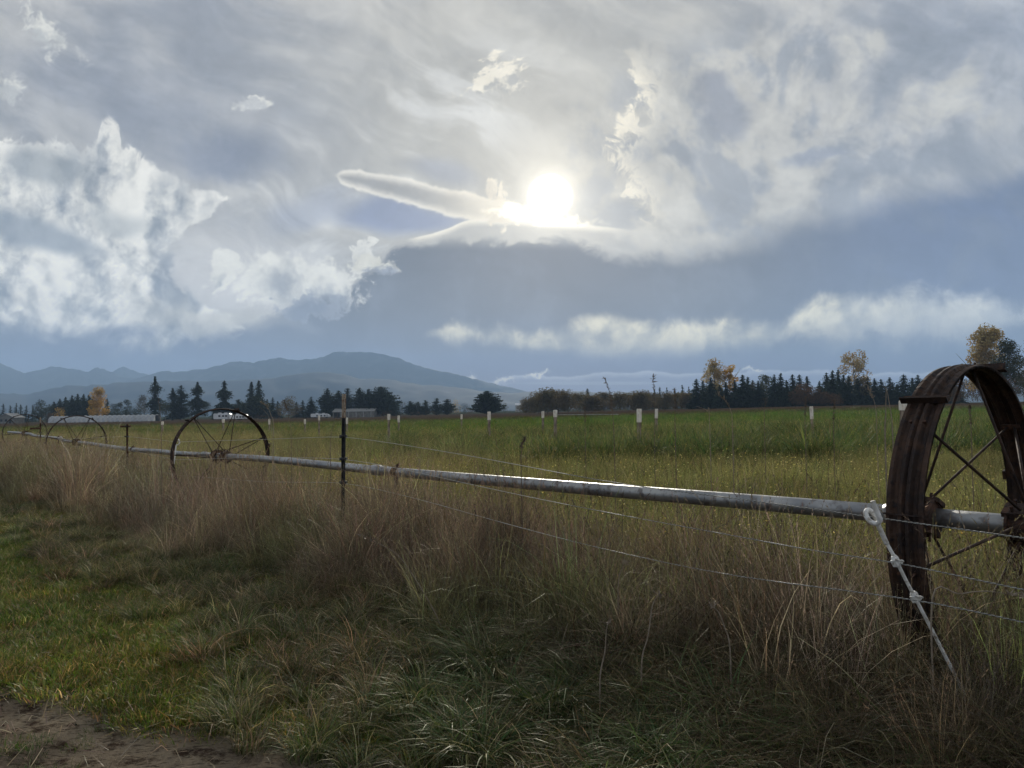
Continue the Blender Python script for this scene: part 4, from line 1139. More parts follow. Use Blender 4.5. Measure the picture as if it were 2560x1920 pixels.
# ================================================================== buildings and vehicles
M_PLASTIC = surf('greenhouse_film', (.36, .38, .40), (.52, .54, .56), .6, .35, 0, .1, trans=.35)
M_HOOP = surf('hoop_metal', (.5, .5, .5), (.62, .62, .62), 3, .5, .5)
M_GREYW = surf('grey_siding', (.13, .13, .12), (.19, .19, .17), .8, .9)
M_ROOFG = surf('grey_roof', (.20, .20, .19), (.27, .27, .26), .8, .8)
M_PALEW = surf('pale_siding', (.34, .34, .32), (.42, .42, .40), .7, .85)
M_DARK = surf('dark_door_and_shade', (.010, .011, .012), (.018, .018, .018), 2, .6)
M_VWHITE = surf('white_vehicle_paint', (.55, .56, .57), (.66, .67, .68), 1.5, .45)
M_GLASS = surf('dark_window_glass', (.012, .016, .02), (.03, .035, .04), 2, .12)
M_TYRE = surf('tyre_rubber', (.012, .012, .012), (.02, .02, .02), 3, .8)

def span(px0, px1, Y): return P(px0, 1040, Y).x, P(px1, 1040, Y).x
# greenhouse tunnel
Y = 372; x0, x1 = span(131, 393, Y); top = P(260, 1038.5, Y).z
g0 = gz((x0 + x1) / 2, Y); root = empty('greenhouse', (x0, Y, g0), label='long low plastic covered greenhouse tunnel with hoops', cat='greenhouse')
nb_ = 22; bw = (x1 - x0) / nb_; Hh = top - g0; dep = 7.0
def arc_pts(k=9): return [(-math.cos(math.pi * i / k) * dep / 2, math.sin(math.pi * i / k) ** .8 * Hh) for i in range(k + 1)]
AP = arc_pts()
def bay():
    vs = []; 
    for j, sx in enumerate((.06, .3, .5, .7, .94)):
        sag = .10 * math.sin(math.pi * sx) 
        for a, z in AP: vs.append((sx * bw, a * (1 - sag * .2), z - sag * (1 if z > .5 else 0)))
    k = len(AP)
    return mesh('plastic_bay', vs, [(j * k + i, (j + 1) * k + i, (j + 1) * k + i + 1, j * k + i + 1) for j in range(4) for i in range(k - 1)], M_PLASTIC, True)
MB_ = bay()
hp = B().tube([(0, a, z + .03) for a, z in AP], .07, 6).mesh('hoop', M_HOOP)
for i in range(nb_ + 1):
    if i < nb_: obj('plastic_bay', MB_, root, (i * bw, 0, 0))
    obj('hoop', hp, root, (i * bw, 0, 0))
B().box(x1 - x0 + .15, x1 - x0 + .25, -2.2, 2.2, 0, Hh * .92).obj('end_door', M_DARK, root)
B().box(x1 - x0 + .3, x1 - x0 + 1.6, -2.6, -2.4, 0, Hh * .8).obj('dark_end_wall', M_DARK, root)

def gable_house(px0, px1, ytop, yeave, Y, name, lab, cat, wm, rm, extra=None, depth=9, ridge_x=True, front_gable=False):
    x0, x1 = span(px0, px1, Y); g_ = gz((x0 + x1) / 2, Y) - .05
    zt = P((px0 + px1) / 2, ytop, Y).z - g_; ze = P((px0 + px1) / 2, yeave, Y).z - g_
    root = empty(name, (x0, Y, g_), label=lab, cat=cat); L = x1 - x0
    b = B(); 
    if front_gable:
        vs = [(0, 0, 0), (L, 0, 0), (L, 0, ze), (L / 2, 0, zt), (0, 0, ze)]; vs = vs + [(a, depth, c) for a, _, c in vs]
        b.add(vs, [(0, 1, 2, 3, 4), (9, 8, 7, 6, 5), (0, 5, 6, 1), (1, 6, 7, 2), (4, 9, 5, 0)])
        r_ = B(); s_ = .35
        for sgn in (0, 1):
            xa, xb = (0 - s_, L / 2) if sgn == 0 else (L + s_, L / 2)
            za = ze - s_ * (zt - ze) / (L / 2)
            r_.add([(xa, -s_, za), (xb, -s_, zt), (xb, depth + s_, zt), (xa, depth + s_, za), (xa, -s_, za + .18), (xb, -s_, zt + .18), (xb, depth + s_, zt + .18), (xa, depth + s_, za + .18)],
                   [(0, 1, 2, 3), (7, 6, 5, 4), (0, 4, 5, 1), (1, 5, 6, 2), (2, 6, 7, 3), (3, 7, 4, 0)])
    else:
        vs = [(0, 0, 0), (0, 0, ze), (0, depth / 2, zt), (0, depth, ze), (0, depth, 0)]; vs = vs + [(L, a, c) for _, a, c in vs]
        b.add(vs, [(0, 1, 2, 3, 4), (9, 8, 7, 6, 5), (0, 5, 6, 1), (3, 8, 9, 4)])
        r_ = B(); s_ = .3; 
        for ya, yb in ((-s_, depth / 2), (depth + s_, depth / 2)):
            za = ze - s_ * (zt - ze) / (depth / 2)
            r_.add([(-s_, ya, za), (L + s_, ya, za), (L + s_, yb, zt), (-s_, yb, zt), (-s_, ya, za + .15), (L + s_, ya, za + .15), (L + s_, yb, zt + .15), (-s_, yb, zt + .15)],
                   [(0, 1, 2, 3), (7, 6, 5, 4), (0, 4, 5, 1), (1, 5, 6, 2), (2, 6, 7, 3), (3, 7, 4, 0)])
    b.obj('wall', wm, root); r_.obj('roof', rm, root)
    return root, L, ze, zt
root, L, ze, zt = gable_house(-6, 34, 1034, 1044, 395, 'farmhouse', 'small grey gabled house at the left edge of the field', 'house', M_GREYW, M_ROOFG, front_gable=True)
B().box(L * .45, L * .60, -.06, -.01, 1.0, 2.2).obj('window', M_GLASS, root); B().box(L * .72, L * .84, -.06, -.01, 0, 2.1).obj('door', M_DARK, root)
B().box(L * .16, L * .30, -.06, -.01, 1.0, 2.2).obj('window', M_GLASS, root)
# barn: long grey shed, a dark panel painting the shade of its open left end
root, L, ze, zt = gable_house(832, 935, 1021.5, 1029, 400, 'barn', 'long low grey barn behind the dark fence post', 'barn', M_GREYW, M_ROOFG, depth=12)
B().box(.6, L * .17, -.08, -.02, 0, ze * .86).obj('bay_shade_panel', M_DARK, root)
for k in range(5): B().box(L * (.2 + .18 * k), L * (.2 + .18 * k) + .25, -.10, -.02, 0, ze - .05).obj('wall_post', M_PALEW, root)
root, L, ze, zt = gable_house(1289, 1308, 1008, 1013, 900, 'distant_shed', 'tiny white roofed shed far off beside the brown thicket', 'shed', M_PALEW, M_VWHITE, depth=12)

def camper(px0, px1, ytop, ybot, Y, name, lab, cat, nose=0.0):
    x0, x1 = span(px0, px1, Y); L = x1 - x0; g_ = gz((x0 + x1) / 2, Y); zb = .55
    zt = P((px0 + px1) / 2, ytop, Y).z - g_
    root = empty(name, (x0, Y, g_), label=lab, cat=cat)
    prof = [(0.25, zb), (0, zb + .5), (0, zt - .4), (.3, zt), (L - .35 - nose, zt), (L - nose * .5, zt - .5), (L, zb + .8), (L, zb)]
    vs = [(a, -1.2, c) for a, c in prof] + [(a, 1.2, c) for a, c in prof]; k = len(prof)
    b = B(); b.add(vs, [tuple(range(k)), tuple(reversed(range(k, 2 * k)))] + [(i, i + k, (i + 1) % k + k, (i + 1) % k) for i in range(k)])
    b.obj('body', M_VWHITE, root)
    for u in (.30, .52, .70): B().box(L * u, L * u + .9, -1.26, -1.205, zt - 1.5, zt - .8).obj('window', M_GLASS, root)
    B().box(L * .84, L * .84 + .75, -1.25, -1.205, zb + .1, zt - .5).obj('door', M_PALEW, root)
    for u in (.25, .6): B().box(L * u, L * u + 1.1, -.5, .5, zt + .005, zt + .32).obj('roof_unit', M_VWHITE, root)
    for u in ((.42, .54) if nose == 0 else (.2, .82)):
        for yy in (-1.15, .95): B().tube([(L * u, yy, .36), (L * u, yy + .22, .36)], .36, 14).obj('wheel', M_TYRE, root)
    return root
camper(536, 578, 1033.5, 1049, 335, 'camper', 'white camper seen through the second wheel', 'camper')
camper(582, 618, 1036, 1049, 345, 'camper', 'low pale trailer parked right of the white camper', 'trailer')
camper(778, 825, 1034, 1042, 395, 'motorhome', 'white motorhome parked left of the grey barn', 'motorhome', nose=1.4)
# a distant line of irrigation pipe
Y = 110; a_, b_ = P(1386, 1037, Y), P(1546, 1036, Y); g_ = gz(a_.x, Y)
root = empty('distant_pipe', (a_.x, Y, g_), label='thin pale pipe line lying far off before the brown thicket', cat='pipe')
B().tube([a_ - Vector(root.location), b_ - Vector(root.location)], .05, 8).obj('pipe', M_ALU, root)
for k in range(4):
    q = a_.lerp(b_, k / 3) - Vector(root.location); B().box(q.x - .03, q.x + .03, -.03 + q.y, .03 + q.y, -.1, q.z - .03).obj('support', M_RPOST, root)

# ================================================================== grasses
M_GRASS = leafmat('grass_blades', gloss=.028, rough=.42, trans=.45)
M_THATCH = leafmat('thatch_blades', gloss=.012, rough=.5, trans=.35)
M_DRY = leafmat('dry_grass_blades', gloss=.04, rough=.40, trans=.40)

def blades(r_, n, rad, h, lean, width, palette, segs=3, droop=.3, az=None, az_sp=math.pi, jit=.2, taper=True, base_pts=None, head=None, weights=None):
    """n bent blades; returns verts, tri/quads (as tris), colours"""
    a0 = r_.uniform(0, 2 * math.pi, n); q = rad * np.sqrt(r_.uniform(0, 1, n))
    base = np.stack([np.cos(a0) * q, np.sin(a0) * q, np.zeros(n) - .01], 1) if base_pts is None else base_pts
    azs = (a0 + r_.normal(0, .9, n)) if az is None else (az + r_.uniform(-az_sp, az_sp, n))
    hh = r_.uniform(h[0], h[1], n) * (1 - .25 * (q / max(rad, 1e-6)) ** 2 if base_pts is None else 1)
    ln = r_.uniform(lean[0], lean[1], n); dr_ = r_.uniform(0, droop, n)
    dirn = np.stack([np.cos(azs), np.sin(azs), 0 * azs], 1)
    side_az = azs + math.pi / 2 + r_.normal(0, .7, n)
    side = np.stack([np.cos(side_az), np.sin(side_az), r_.normal(0, .15, n)], 1)
    w = width * r_.uniform(.6, 1.3, n)
    cols_t = np.array(palette)[r_.choice(len(palette), n, p=weights)] * r_.uniform(1 - jit, 1 + jit, (n, 1)) * (1 + r_.normal(0, .05, (n, 3)))
    ts = np.linspace(0, 1, segs + 1); rows = []; k_ = (r_.normal(0, .06, (n, 3)))
    for t_ in ts:
        c_ = base + dirn * (hh * ln * (t_ ** 1.6))[:, None] + k_ * (hh * t_ * (1 - t_) * 2)[:, None]
        c_[:, 2] += hh * (t_ - dr_ * t_ ** 3) * np.sqrt(np.clip(1 - (ln * .6 * t_) ** 2, .04, 1))
        ww = w * ((1 - t_ ** 2.2) * .9 + .1 if taper else 1.0) * .5
        rows.append((c_ - side * ww[:, None], c_ + side * ww[:, None]))
    v = np.stack([x for r in rows for x in r], 1)          # n, 2*(segs+1), 3
    m_ = 2 * (segs + 1); f = []
    for s_ in range(segs):
        a = 2 * s_; f += [(a, a + 1, a + 3), (a, a + 3, a + 2)]
    f = (np.array(f)[None] + (np.arange(n) * m_)[:, None, None]).reshape(-1, 3)
    c_ = np.repeat(cols_t, m_, 0); V_ = v.reshape(-1, 3)
    if head:     # seed head: a spray of small spikelets near the tip
        hn, hl, hw, hc = head
        tip = (rows[-1][0] + rows[-1][1]) / 2; pre = (rows[-2][0] + rows[-2][1]) / 2
        ax = tip - pre; ax /= np.linalg.norm(ax, axis=1)[:, None] + 1e-9
        u = r_.uniform(0, 1, (n, hn)); o_ = tip[:, None] - ax[:, None] * (u * hl)[..., None]
        sp = r_.normal(0, 1, (n, hn, 3)); sp = sp / (np.linalg.norm(sp, axis=2)[..., None] + 1e-9)
        d_ = sp * .5 + ax[:, None] * .9; L = (hw * (1.3 - .6 * (1 - u)))[..., None]
        p2 = np.cross(d_, sp[:, ::-1]); p2 = p2 / (np.linalg.norm(p2, axis=2)[..., None] + 1e-9)
        tri = np.stack([o_ - p2 * L * .12, o_ + p2 * L * .12, o_ + d_ * L], 2).reshape(-1, 3)
        fc = np.arange(len(tri)).reshape(-1, 3) + len(V_)
        V_ = np.concatenate([V_, tri]); f = np.concatenate([f, fc]); c_ = np.concatenate([c_, np.repeat(np.array(hc)[None] * r_.uniform(.7, 1.25, (n * hn, 1)), 3, 0)])
    return V_, f, c_

def join(parts):
    V_ = []; F_ = []; C_ = []; o = 0
    for v, f, c_ in parts: V_.append(v); F_.append(f + o); C_.append(c_); o += len(v)
    return np.concatenate(V_), np.concatenate(F_), np.concatenate(C_)

def proto(coll, name, parts, mat):
    v, f, c_ = join(parts)
    o = bpy.data.objects.new(name, mesh(name, v, f, mat, cols=np.clip(c_, .004, .9)))
    coll.objects.link(o)

def make_coll(name): return bpy.data.collections.new(name)

def scatter(name, label, coll, xy, scale, tint, tilt=.12, sink=0.0, zs=None, face=None, face_sp=math.pi):
    n = len(xy)
    z = ground(xy[:, 0], xy[:, 1]) - sink
    me = bpy.data.meshes.new(name); me.vertices.add(n)
    me.vertices.foreach_set('co', np.stack([xy[:, 0], xy[:, 1], z], 1).astype(np.float32).ravel())
    rot = np.stack([rng.normal(0, tilt, n), rng.normal(0, tilt, n), rng.uniform(0, 2 * math.pi, n) if face is None else face + rng.uniform(-face_sp, face_sp, n)], 1)
    s3 = np.stack([scale * rng.uniform(.85, 1.15, n), scale * rng.uniform(.85, 1.15, n), scale * (rng.uniform(.8, 1.25, n) if zs is None else zs)], 1)
    for an, tp, arr in (('rot', 'FLOAT_VECTOR', rot), ('scl', 'FLOAT_VECTOR', s3)):
        a = me.attributes.new(an, tp, 'POINT'); a.data.foreach_set('vector', arr.astype(np.float32).ravel())
    a = me.attributes.new('idx', 'INT', 'POINT'); a.data.foreach_set('value', rng.integers(0, len(coll.objects), n).astype(np.int32))
    tt = np.ones((n, 4), np.float32); tt[:, :3] = tint
    a = me.attributes.new('tint', 'FLOAT_COLOR', 'POINT'); a.data.foreach_set('color', tt.ravel())
    o = obj(name, me, kind='stuff'); o['label'] = label
    g = bpy.data.node_groups.new(name, 'GeometryNodeTree')
    g.interface.new_socket('Geometry', in_out='INPUT', socket_type='NodeSocketGeometry')
    g.interface.new_socket('Geometry', in_out='OUTPUT', socket_type='NodeSocketGeometry')
    gi = g.nodes.new('NodeGroupInput'); go = g.nodes.new('NodeGroupOutput'); ip = g.nodes.new('GeometryNodeInstanceOnPoints'); ci = g.nodes.new('GeometryNodeCollectionInfo')
    ci.inputs['Collection'].default_value = coll; ci.inputs['Separate Children'].default_value = True; ci.inputs['Reset Children'].default_value = True
    def na(nm, tp):
        q = g.nodes.new('GeometryNodeInputNamedAttribute'); q.data_type = tp; q.inputs['Name'].default_value = nm; return q.outputs['Attribute']
    e2r = g.nodes.new('FunctionNodeEulerToRotation'); g.links.new(na('rot', 'FLOAT_VECTOR'), e2r.inputs[0])
    g.links.new(gi.outputs[0], ip.inputs['Points']); g.links.new(ci.outputs[0], ip.inputs['Instance'])
    ip.inputs['Pick Instance'].default_value = True
    g.links.new(na('idx', 'INT'), ip.inputs['Instance Index']); g.links.new(e2r.outputs[0], ip.inputs['Rotation']); g.links.new(na('scl', 'FLOAT_VECTOR'), ip.inputs['Scale'])
    g.links.new(ip.outputs[0], go.inputs[0])
    m = o.modifiers.new('scatter', 'NODES'); m.node_group = g
    return o

STRAW = [(.27, .215, .14), (.40, .33, .23), (.17, .125, .088), (.21, .16, .12), (.14, .105, .08)]
BROWN = [(.16, .128, .084), (.20, .160, .105), (.11, .088, .060), (.25, .20, .135)]
GREEN = [(.045, .085, .016), (.065, .115, .022), (.035, .065, .014), (.09, .12, .03), (.14, .13, .05)]
LUSH = [(.045, .080, .026), (.065, .105, .030), (.034, .058, .024), (.10, .13, .036), (.12, .115, .05)]
OLIVE = [(.085, .10, .032), (.12, .125, .045), (.065, .08, .028), (.16, .14, .065), (.05, .07, .022)]
GREYG = [(.075, .085, .045), (.10, .105, .06), (.055, .068, .035), (.13, .115, .075)]
r_ = np.random.default_rng(5)

c_turf = make_coll('turf'); 
for k in range(5):
    proto(c_turf, 'turf_clump_%d' % k, [blades(r_, 110, .13, (.025, .075), (.2, 1.2), .0036, GREEN, 2, .5), blades(r_, 26, .13, (.03, .07), (.6, 1.7), .003, STRAW, 2, .6), blades(r_, 10, .12, (.05, .10), (.2, .9), .003, GREEN, 3, .5)], M_GRASS)
c_tuft = make_coll('tuft')
for k in range(4):
    proto(c_tuft, 'tuft_clump_%d' % k, [blades(r_, 120, .10, (.10, .24), (.3, 1.3), .0042, GREYG, 4, .6), blades(r_, 50, .10, (.10, .28), (.5, 1.5), .0036, STRAW, 4, .6), blades(r_, 30, .09, (.10, .20), (.2, .9), .004, GREEN, 3, .4)], M_GRASS)
c_broad = make_coll('broad')
for k in range(3):
    proto(c_broad, 'broad_clump_%d' % k, [blades(r_, 130, .12, (.22, .46), (.5, 1.5), .0085, [(.05, .085, .025), (.07, .105, .04), (.10, .125, .055), (.035, .06, .02), (.13, .12, .06)], 6, .8), blades(r_, 50, .12, (.2, .42), (.8, 1.7), .006, STRAW, 5, .8)], M_GRASS)
c_dry = make_coll('dry')
for k in range(6):
    az = r_.uniform(-.6, .6)
    proto(c_dry, 'dry_clump_%d' % k, [
        blades(r_, 38, .13, (.48, .92), (.05, .6), .0029, STRAW, 4, .18, head=(7, .10, .016, (.20, .15, .115))),
        blades(r_, 60, .13, (.28, .62), (.2, 1.2), .0044, BROWN, 4, .6),
        blades(r_, 44, .14, (.10, .34), (.3, 1.4), .0050, BROWN + GREYG[:2], 3, .6), blades(r_, 5, .12, (.4, .8), (.5, 1.3), .0042, [(.48, .40, .28)], 5, .5)], M_DRY)
c_low = make_coll('thatch')
for k in range(3):
    proto(c_low, 'thatch_clump_%d' % k, [blades(r_, 60, .20, (.25, .60), (1.1, 1.65), .0034, STRAW, 5, .9), blades(r_, 80, .2, (.10, .28), (.4, 1.4), .0036, GREYG + GREEN[:3], 3, .6)], M_THATCH)
c_mead = make_coll('meadow')
YEL = (.40, .34, .08)
for k in range(6):
    parts = [blades(r_, 60, .20, (.25, .52), (.1, .7), .0042, OLIVE, 3, .4), blades(r_, 34, .2, (.35, .62), (.05, .45), .0026, OLIVE + STRAW[:2], 4, .15, head=(8, .10, .018, (.17, .15, .075))),
             blades(r_, 60, .2, (.12, .34), (.3, 1.2), .0050, [(.07, .12, .022), (.10, .145, .026), (.05, .085, .018), (.13, .15, .035)], 3, .5)]
    if k == 0:   # small pale and yellow flowers
        n_ = 3; bp_ = np.stack([r_.uniform(-.18, .18, n_), r_.uniform(-.18, .18, n_), r_.uniform(.38, .56, n_)], 1)
        parts.append(blades(r_, n_ * 4, .01, (.010, .018), (.5, 1.5), .009, [YEL, (.6, .55, .4), (.5, .42, .12)], 1, .2, base_pts=np.repeat(bp_, 4, 0)))
    proto(c_mead, 'meadow_clump_%d' % k, parts, M_GRASS)
c_lush = make_coll('lush')
for k in range(4):
    proto(c_lush, 'lush_clump_%d' % k, [blades(r_, 90, .24, (.55, 1.0), (.15, .9), .013, LUSH, 4, .6), blades(r_, 60, .24, (.3, .7), (.3, 1.2), .012, LUSH, 3, .6), blades(r_, 12, .2, (.5, .8), (.05, .4), .004, OLIVE, 3, .2, head=(8, .08, .02, (.2, .18, .06)))], M_GRASS)
c_field = make_coll('field')
for k in range(3):
    proto(c_field, 'field_clump_%d' % k, [blades(r_, 90, .35, (.10, .26), (.2, 1.1), .012, GREEN, 2, .4)], M_GRASS)

def sample(n, y0, y1, power=1.0, half=.74, pad=1.2):
    """ground points within the view, more of them per square metre near the camera"""
    u = rng.uniform(0, 1, n)
    if power == 0: Yv = y0 * (y1 / y0) ** u
    else: Yv = (y0 ** power + u * (y1 ** power - y0 ** power)) ** (1 / power)
    Xv = rng.uniform(-1, 1, n) * (half * Yv + pad)
    return np.stack([Xv, Yv], 1)
def tints(n, base=(1, 1, 1), amt=.25, hue=.08, xy=None, seed=0, f=.5):
    v = rng.normal(1, amt * .6, (n, 1)) + (fbm(xy[:, 0] * f, xy[:, 1] * f, seed)[:, None] - .5) * amt * 2.6 if xy is not None else rng.normal(1, amt, (n, 1))
    return np.clip(np.array(base) * v * (1 + rng.normal(0, hue, (n, 3))), .2, 2.2)
def keep(xy, pr): return xy[rng.uniform(0, 1, len(xy)) < pr]
def clear_cam(xy, r=1.25): return xy[np.hypot(xy[:, 0], xy[:, 1]) > r]

def dry_edge(s, x, y): return 1.50 + .080 * np.clip(s, 0, 22) + 1.0 * (fbm(x * .55, y * .55, 71) - .5)

# --- short turf along the track
xy = sample(46000, 1.9, 24, 1.0); d, s = dist_s(xy[:, 0], xy[:, 1])
bare = fbm(xy[:, 0] * 1.1, xy[:, 1] * 1.1, 31, 4)
pr = ss(.9, 1.5, d) * (1 - ss(-.10, .30, d - dirt_edge(s) + .9 * (bare - .5))) * (.5 + .5 * ss(.35, .55, fbm(xy[:, 0] * 1.6, xy[:, 1] * 1.6, 77)))
xy = clear_cam(keep(xy, pr)); d, s = dist_s(xy[:, 0], xy[:, 1])
dryk = np.clip(ss(.42, .62, fbm(xy[:, 0] * .8, xy[:, 1] * .8, 81)) * .8 + ss(2.3, 1.4, d) * 0 + (1 - ss(1.4, 2.3, d)) * .5, 0, 1)[:, None]
tn = tints(len(xy), (1.62, 1.42, 1.05), amt=.26, xy=xy, seed=82, f=1.2) * (1 * (1 - dryk) + np.array((1.45, 1.28, 1.05)) * dryk)
scatter('turf_grass', 'short green turf beside the dirt track', c_turf, xy, rng.uniform(.7, 1.5, len(xy)), tn)
# stray blades on the dirt
xy = sample(2600, 1.9, 14, 1.0); d, s = dist_s(xy[:, 0], xy[:, 1]); xy = clear_cam(keep(xy, ss(-.1, .2, d - dirt_edge(s)) * (fbm(xy[:, 0] * 2.1, xy[:, 1] * 2.1, 90) > .60)))
scatter('track_grass', 'sparse green tufts growing on the dirt track', c_turf, xy, rng.uniform(.5, 1.0, len(xy)), tints(len(xy), amt=.2))

# clods, pebbles and bits of straw on the track
c_clod = make_coll('clods')
M_CLOD = leafmat('clod_and_pebble', gloss=.0, trans=0.0)
for k in range(3):
    bp_ = np.array([(1, 0, 0), (-1, 0, 0), (0, 1, 0), (0, -1, 0), (0, 0, .7), (0, 0, -.7), (.6, .6, .35), (-.6, .5, .3)]) * r_.uniform(.6, 1.2, (8, 1)) + r_.normal(0, .12, (8, 3))
    ff = np.array([(0, 6, 4), (6, 2, 4), (2, 7, 4), (7, 1, 4), (1, 3, 4), (3, 0, 4), (6, 0, 5), (2, 6, 5), (7, 2, 5), (1, 7, 5), (3, 1, 5), (0, 3, 5)])
    cc_ = np.tile([(.15, .115, .085), (.20, .165, .125), (.08, .06, .045)][k], (8, 1))
    proto(c_clod, 'clod_%d' % k, [(bp_, ff, cc_)], M_CLOD)
xy = sample(5200, 2.2, 12, .8); d, s = dist_s(xy[:, 0], xy[:, 1]); xy = clear_cam(keep(xy, ss(-.35, .1, d - dirt_edge(s)) * ss(.3, .6, fbm(xy[:, 0] * 2, xy[:, 1] * 2, 33))))
scatter('clods', 'small clods and pebbles on the dirt track', c_clod, xy, rng.uniform(.003, .013, len(xy)), tints(len(xy), amt=.3), tilt=.6)
c_bit = make_coll('bits'); proto(c_bit, 'straw_bit', [blades(r_, 7, .25, (.06, .16), (1.4, 1.66), .0035, STRAW, 2, .9)], M_DRY)
xy = sample(1500, 2.2, 10, .8); d, s = dist_s(xy[:, 0], xy[:, 1]); xy = clear_cam(keep(xy, ss(-.5, .1, d - dirt_edge(s))))
scatter('straw_litter', 'dry straw bits littering the dirt track', c_bit, xy, rng.uniform(.5, 1.1, len(xy)), tints(len(xy), amt=.3))

# --- knee-high mixed tufts between turf and tall grass
xy = sample(15000, 1.7, 32, .9); d, s = dist_s(xy[:, 0], xy[:, 1]); e = dry_edge(s, xy[:, 0], xy[:, 1])
lump = fbm(xy[:, 0] * .9, xy[:, 1] * .9, 73)
pr = ss(.3, .8, d) * (1 - ss(e + .35, e + 1.25, d)) * .9 + (lump > .60) * (1 - ss(3.0, 3.3, d)) * ss(1, 1.3, d) * .30
xy = clear_cam(keep(xy, pr))
scatter('tussock_grass', 'knee high grey green tussocks between the turf and the tall dry grass', c_tuft, xy, rng.uniform(.6, 1.15, len(xy)), tints(len(xy), (1.2, 1.18, .88), .32, xy=xy, seed=74, f=1.0))

# --- broad bladed tussocks in the near right
xy = np.stack([rng.uniform(-.6, 2.4, 420), rng.uniform(2.0, 4.6, 420)], 1); d, s = dist_s(xy[:, 0], xy[:, 1])
xy = clear_cam(keep(xy, ss(1.15, 1.5, d) * (1 - ss(2.3, 2.7, d)) * ss(-1.6, -.6, s) * (1 - ss(1.7, 2.6, s)) * .8))
scatter('broad_blade_grass', 'broad bladed green tussocks in front of the dark thatch', c_broad, xy, rng.uniform(.55, .9, len(xy)), tints(len(xy), (1.05, 1.1, .8), amt=.25, xy=xy, seed=12, f=1.5))

# --- lying straw and thatch, right foreground
xy = sample(5200, 1.7, 9, .8); d, s = dist_s(xy[:, 0], xy[:, 1])
xy = clear_cam(keep(xy, ss(.2, .5, d) * (1 - ss(1.5, 2.0, d)) * (1 - ss(.6, 2.6, s) * .85)))
scatter('thatch', 'long bent straw lying over dark green grass', c_low, xy, rng.uniform(.6, 1.1, len(xy)), tints(len(xy), (.34, .35, .29), .32, xy=xy, seed=75, f=1.0), tilt=.2)

# --- tall dry grass along the fence
xy = sample(27000, 1.6, 60, .75); d, s = dist_s(xy[:, 0], xy[:, 1]); e = dry_edge(s, xy[:, 0], xy[:, 1])
lump = fbm(xy[:, 0] * .8, xy[:, 1] * .8, 76)
pr = ss(-1.6, -.2, d) * (1 - ss(e - .25, e + .25, d)) * (.22 + .78 * ss(.36, .56, lump))
pr = pr * (1 - .75 * (1 - ss(-.6, .8, s)) * ss(.45, .8, d))
# farther left the brown grass spreads beyond the pipe
pr = np.maximum(pr, ss(9, 20, s) * ss(-26, -1, d - 0) * (1 - ss(e - .2, e + .3, d)) * .75)
xy = clear_cam(keep(xy, pr), 1.5); d, s = dist_s(xy[:, 0], xy[:, 1]); e = dry_edge(s, xy[:, 0], xy[:, 1])
tn = tints(len(xy), (1.04, 1.00, .90), .34, xy=xy, seed=78, f=.7)
gk = 1 - ss(-1.2, .0, d)
tn = tn * (1 + gk[:, None] * (np.array((1.0, 1.15, .75)) - 1))
sc_ = rng.uniform(.75, 1.05, len(xy)) * (1 + .40 * ss(6, 13, s) - .28 * ss(15, 22, s)) * (1 - .35 * ss(e - .7, e, d)) * (.80 + .2 * ss(-1, .4, d))
ex = np.array([(P(2390 + 22 * q_, 1700, 2.62 + .09 * (q_ % 3)).x, 2.62 + .09 * (q_ % 3)) for q_ in range(-2, 6)]); xy = np.concatenate([xy, ex]); tn = np.concatenate([tn, np.tile((.55, .55, .5), (len(ex), 1))]); sc_ = np.concatenate([sc_, np.full(len(ex), .80)])
hl = fbm(xy[:, 0] * 1.3, xy[:, 1] * 1.3, 171); sc_ = sc_ * (.62 + .62 * ss(.28, .68, hl))
pk = ss(.5, .68, fbm(xy[:, 0] * .9, xy[:, 1] * .9, 172))[:, None]; tn = tn * (1 - pk) + tn * np.array((.72, .92, .62)) * pk
lk = (rng.uniform(0, 1, len(xy)) < .12)[:, None]; tn = np.where(lk, tn * 1.7, tn)
scatter('tall_dry_grass', 'tall dry brown grass swallowing the fence and the pipe', c_dry, xy, sc_, tn, tilt=.10)

# --- meadow beyond the pipe
xy = sample(22000, 3.6, 46, .55); d, s = dist_s(xy[:, 0], xy[:, 1])
rr = xy[:, 0] / xy[:, 1]
pr = (1 - ss(-.8, -.1, d)) * (1 - ss(9, 20, s) * ss(-20, -3, d) * .8)
xy = keep(xy, pr); d, s = dist_s(xy[:, 0], xy[:, 1]); rr = xy[:, 0] / xy[:, 1]
sc_ = rng.uniform(.75, 1.1, len(xy)) * (1 + .015 * np.clip(xy[:, 1] - 8, 0, 40)) * (1 - .25 * ss(8, 26, xy[:, 1]))
tn = tints(len(xy), (1.32, 1.40, .98), .40, xy=xy, seed=79, f=.45)
lf = (1 - ss(-.35, .25, rr))[:, None]; tn = tn * (1 + lf * (np.array((1.12, 1.02, 1.0)) - 1))
scatter('meadow_grass', 'green and straw meadow grass beyond the pipe', c_mead, xy, sc_, tn, tilt=.10)

# tall dark stems standing in front of and above the pipe
c_stem = make_coll('stems')
for k in range(4):
    proto(c_stem, 'stem_clump_%d' % k, [blades(r_, 6, .10, (.75, 1.15), (.05, .40), .0040, [(.075, .052, .038), (.11, .08, .055), (.16, .12, .08)], 5, .12, head=(16, .22, .022, (.085, .06, .042)))], M_DRY)
wx = sample(1500, 3.0, 22, .6, .72, .5); dw, sw = dist_s(wx[:, 0], wx[:, 1]); wx = keep(wx, ss(-5.5, -1, dw) * (1 - ss(.9, 1.4, dw)) * (.25 + .75 * ss(.45, .62, fbm(wx[:, 0] * .8, wx[:, 1] * .8, 195))) * .75)
scatter('dry_weed_stems', 'thin dark weed stems standing above the pipe and the meadow', c_stem, wx, rng.uniform(.7, 1.05, len(wx)), tints(len(wx), amt=.25), tilt=.12)
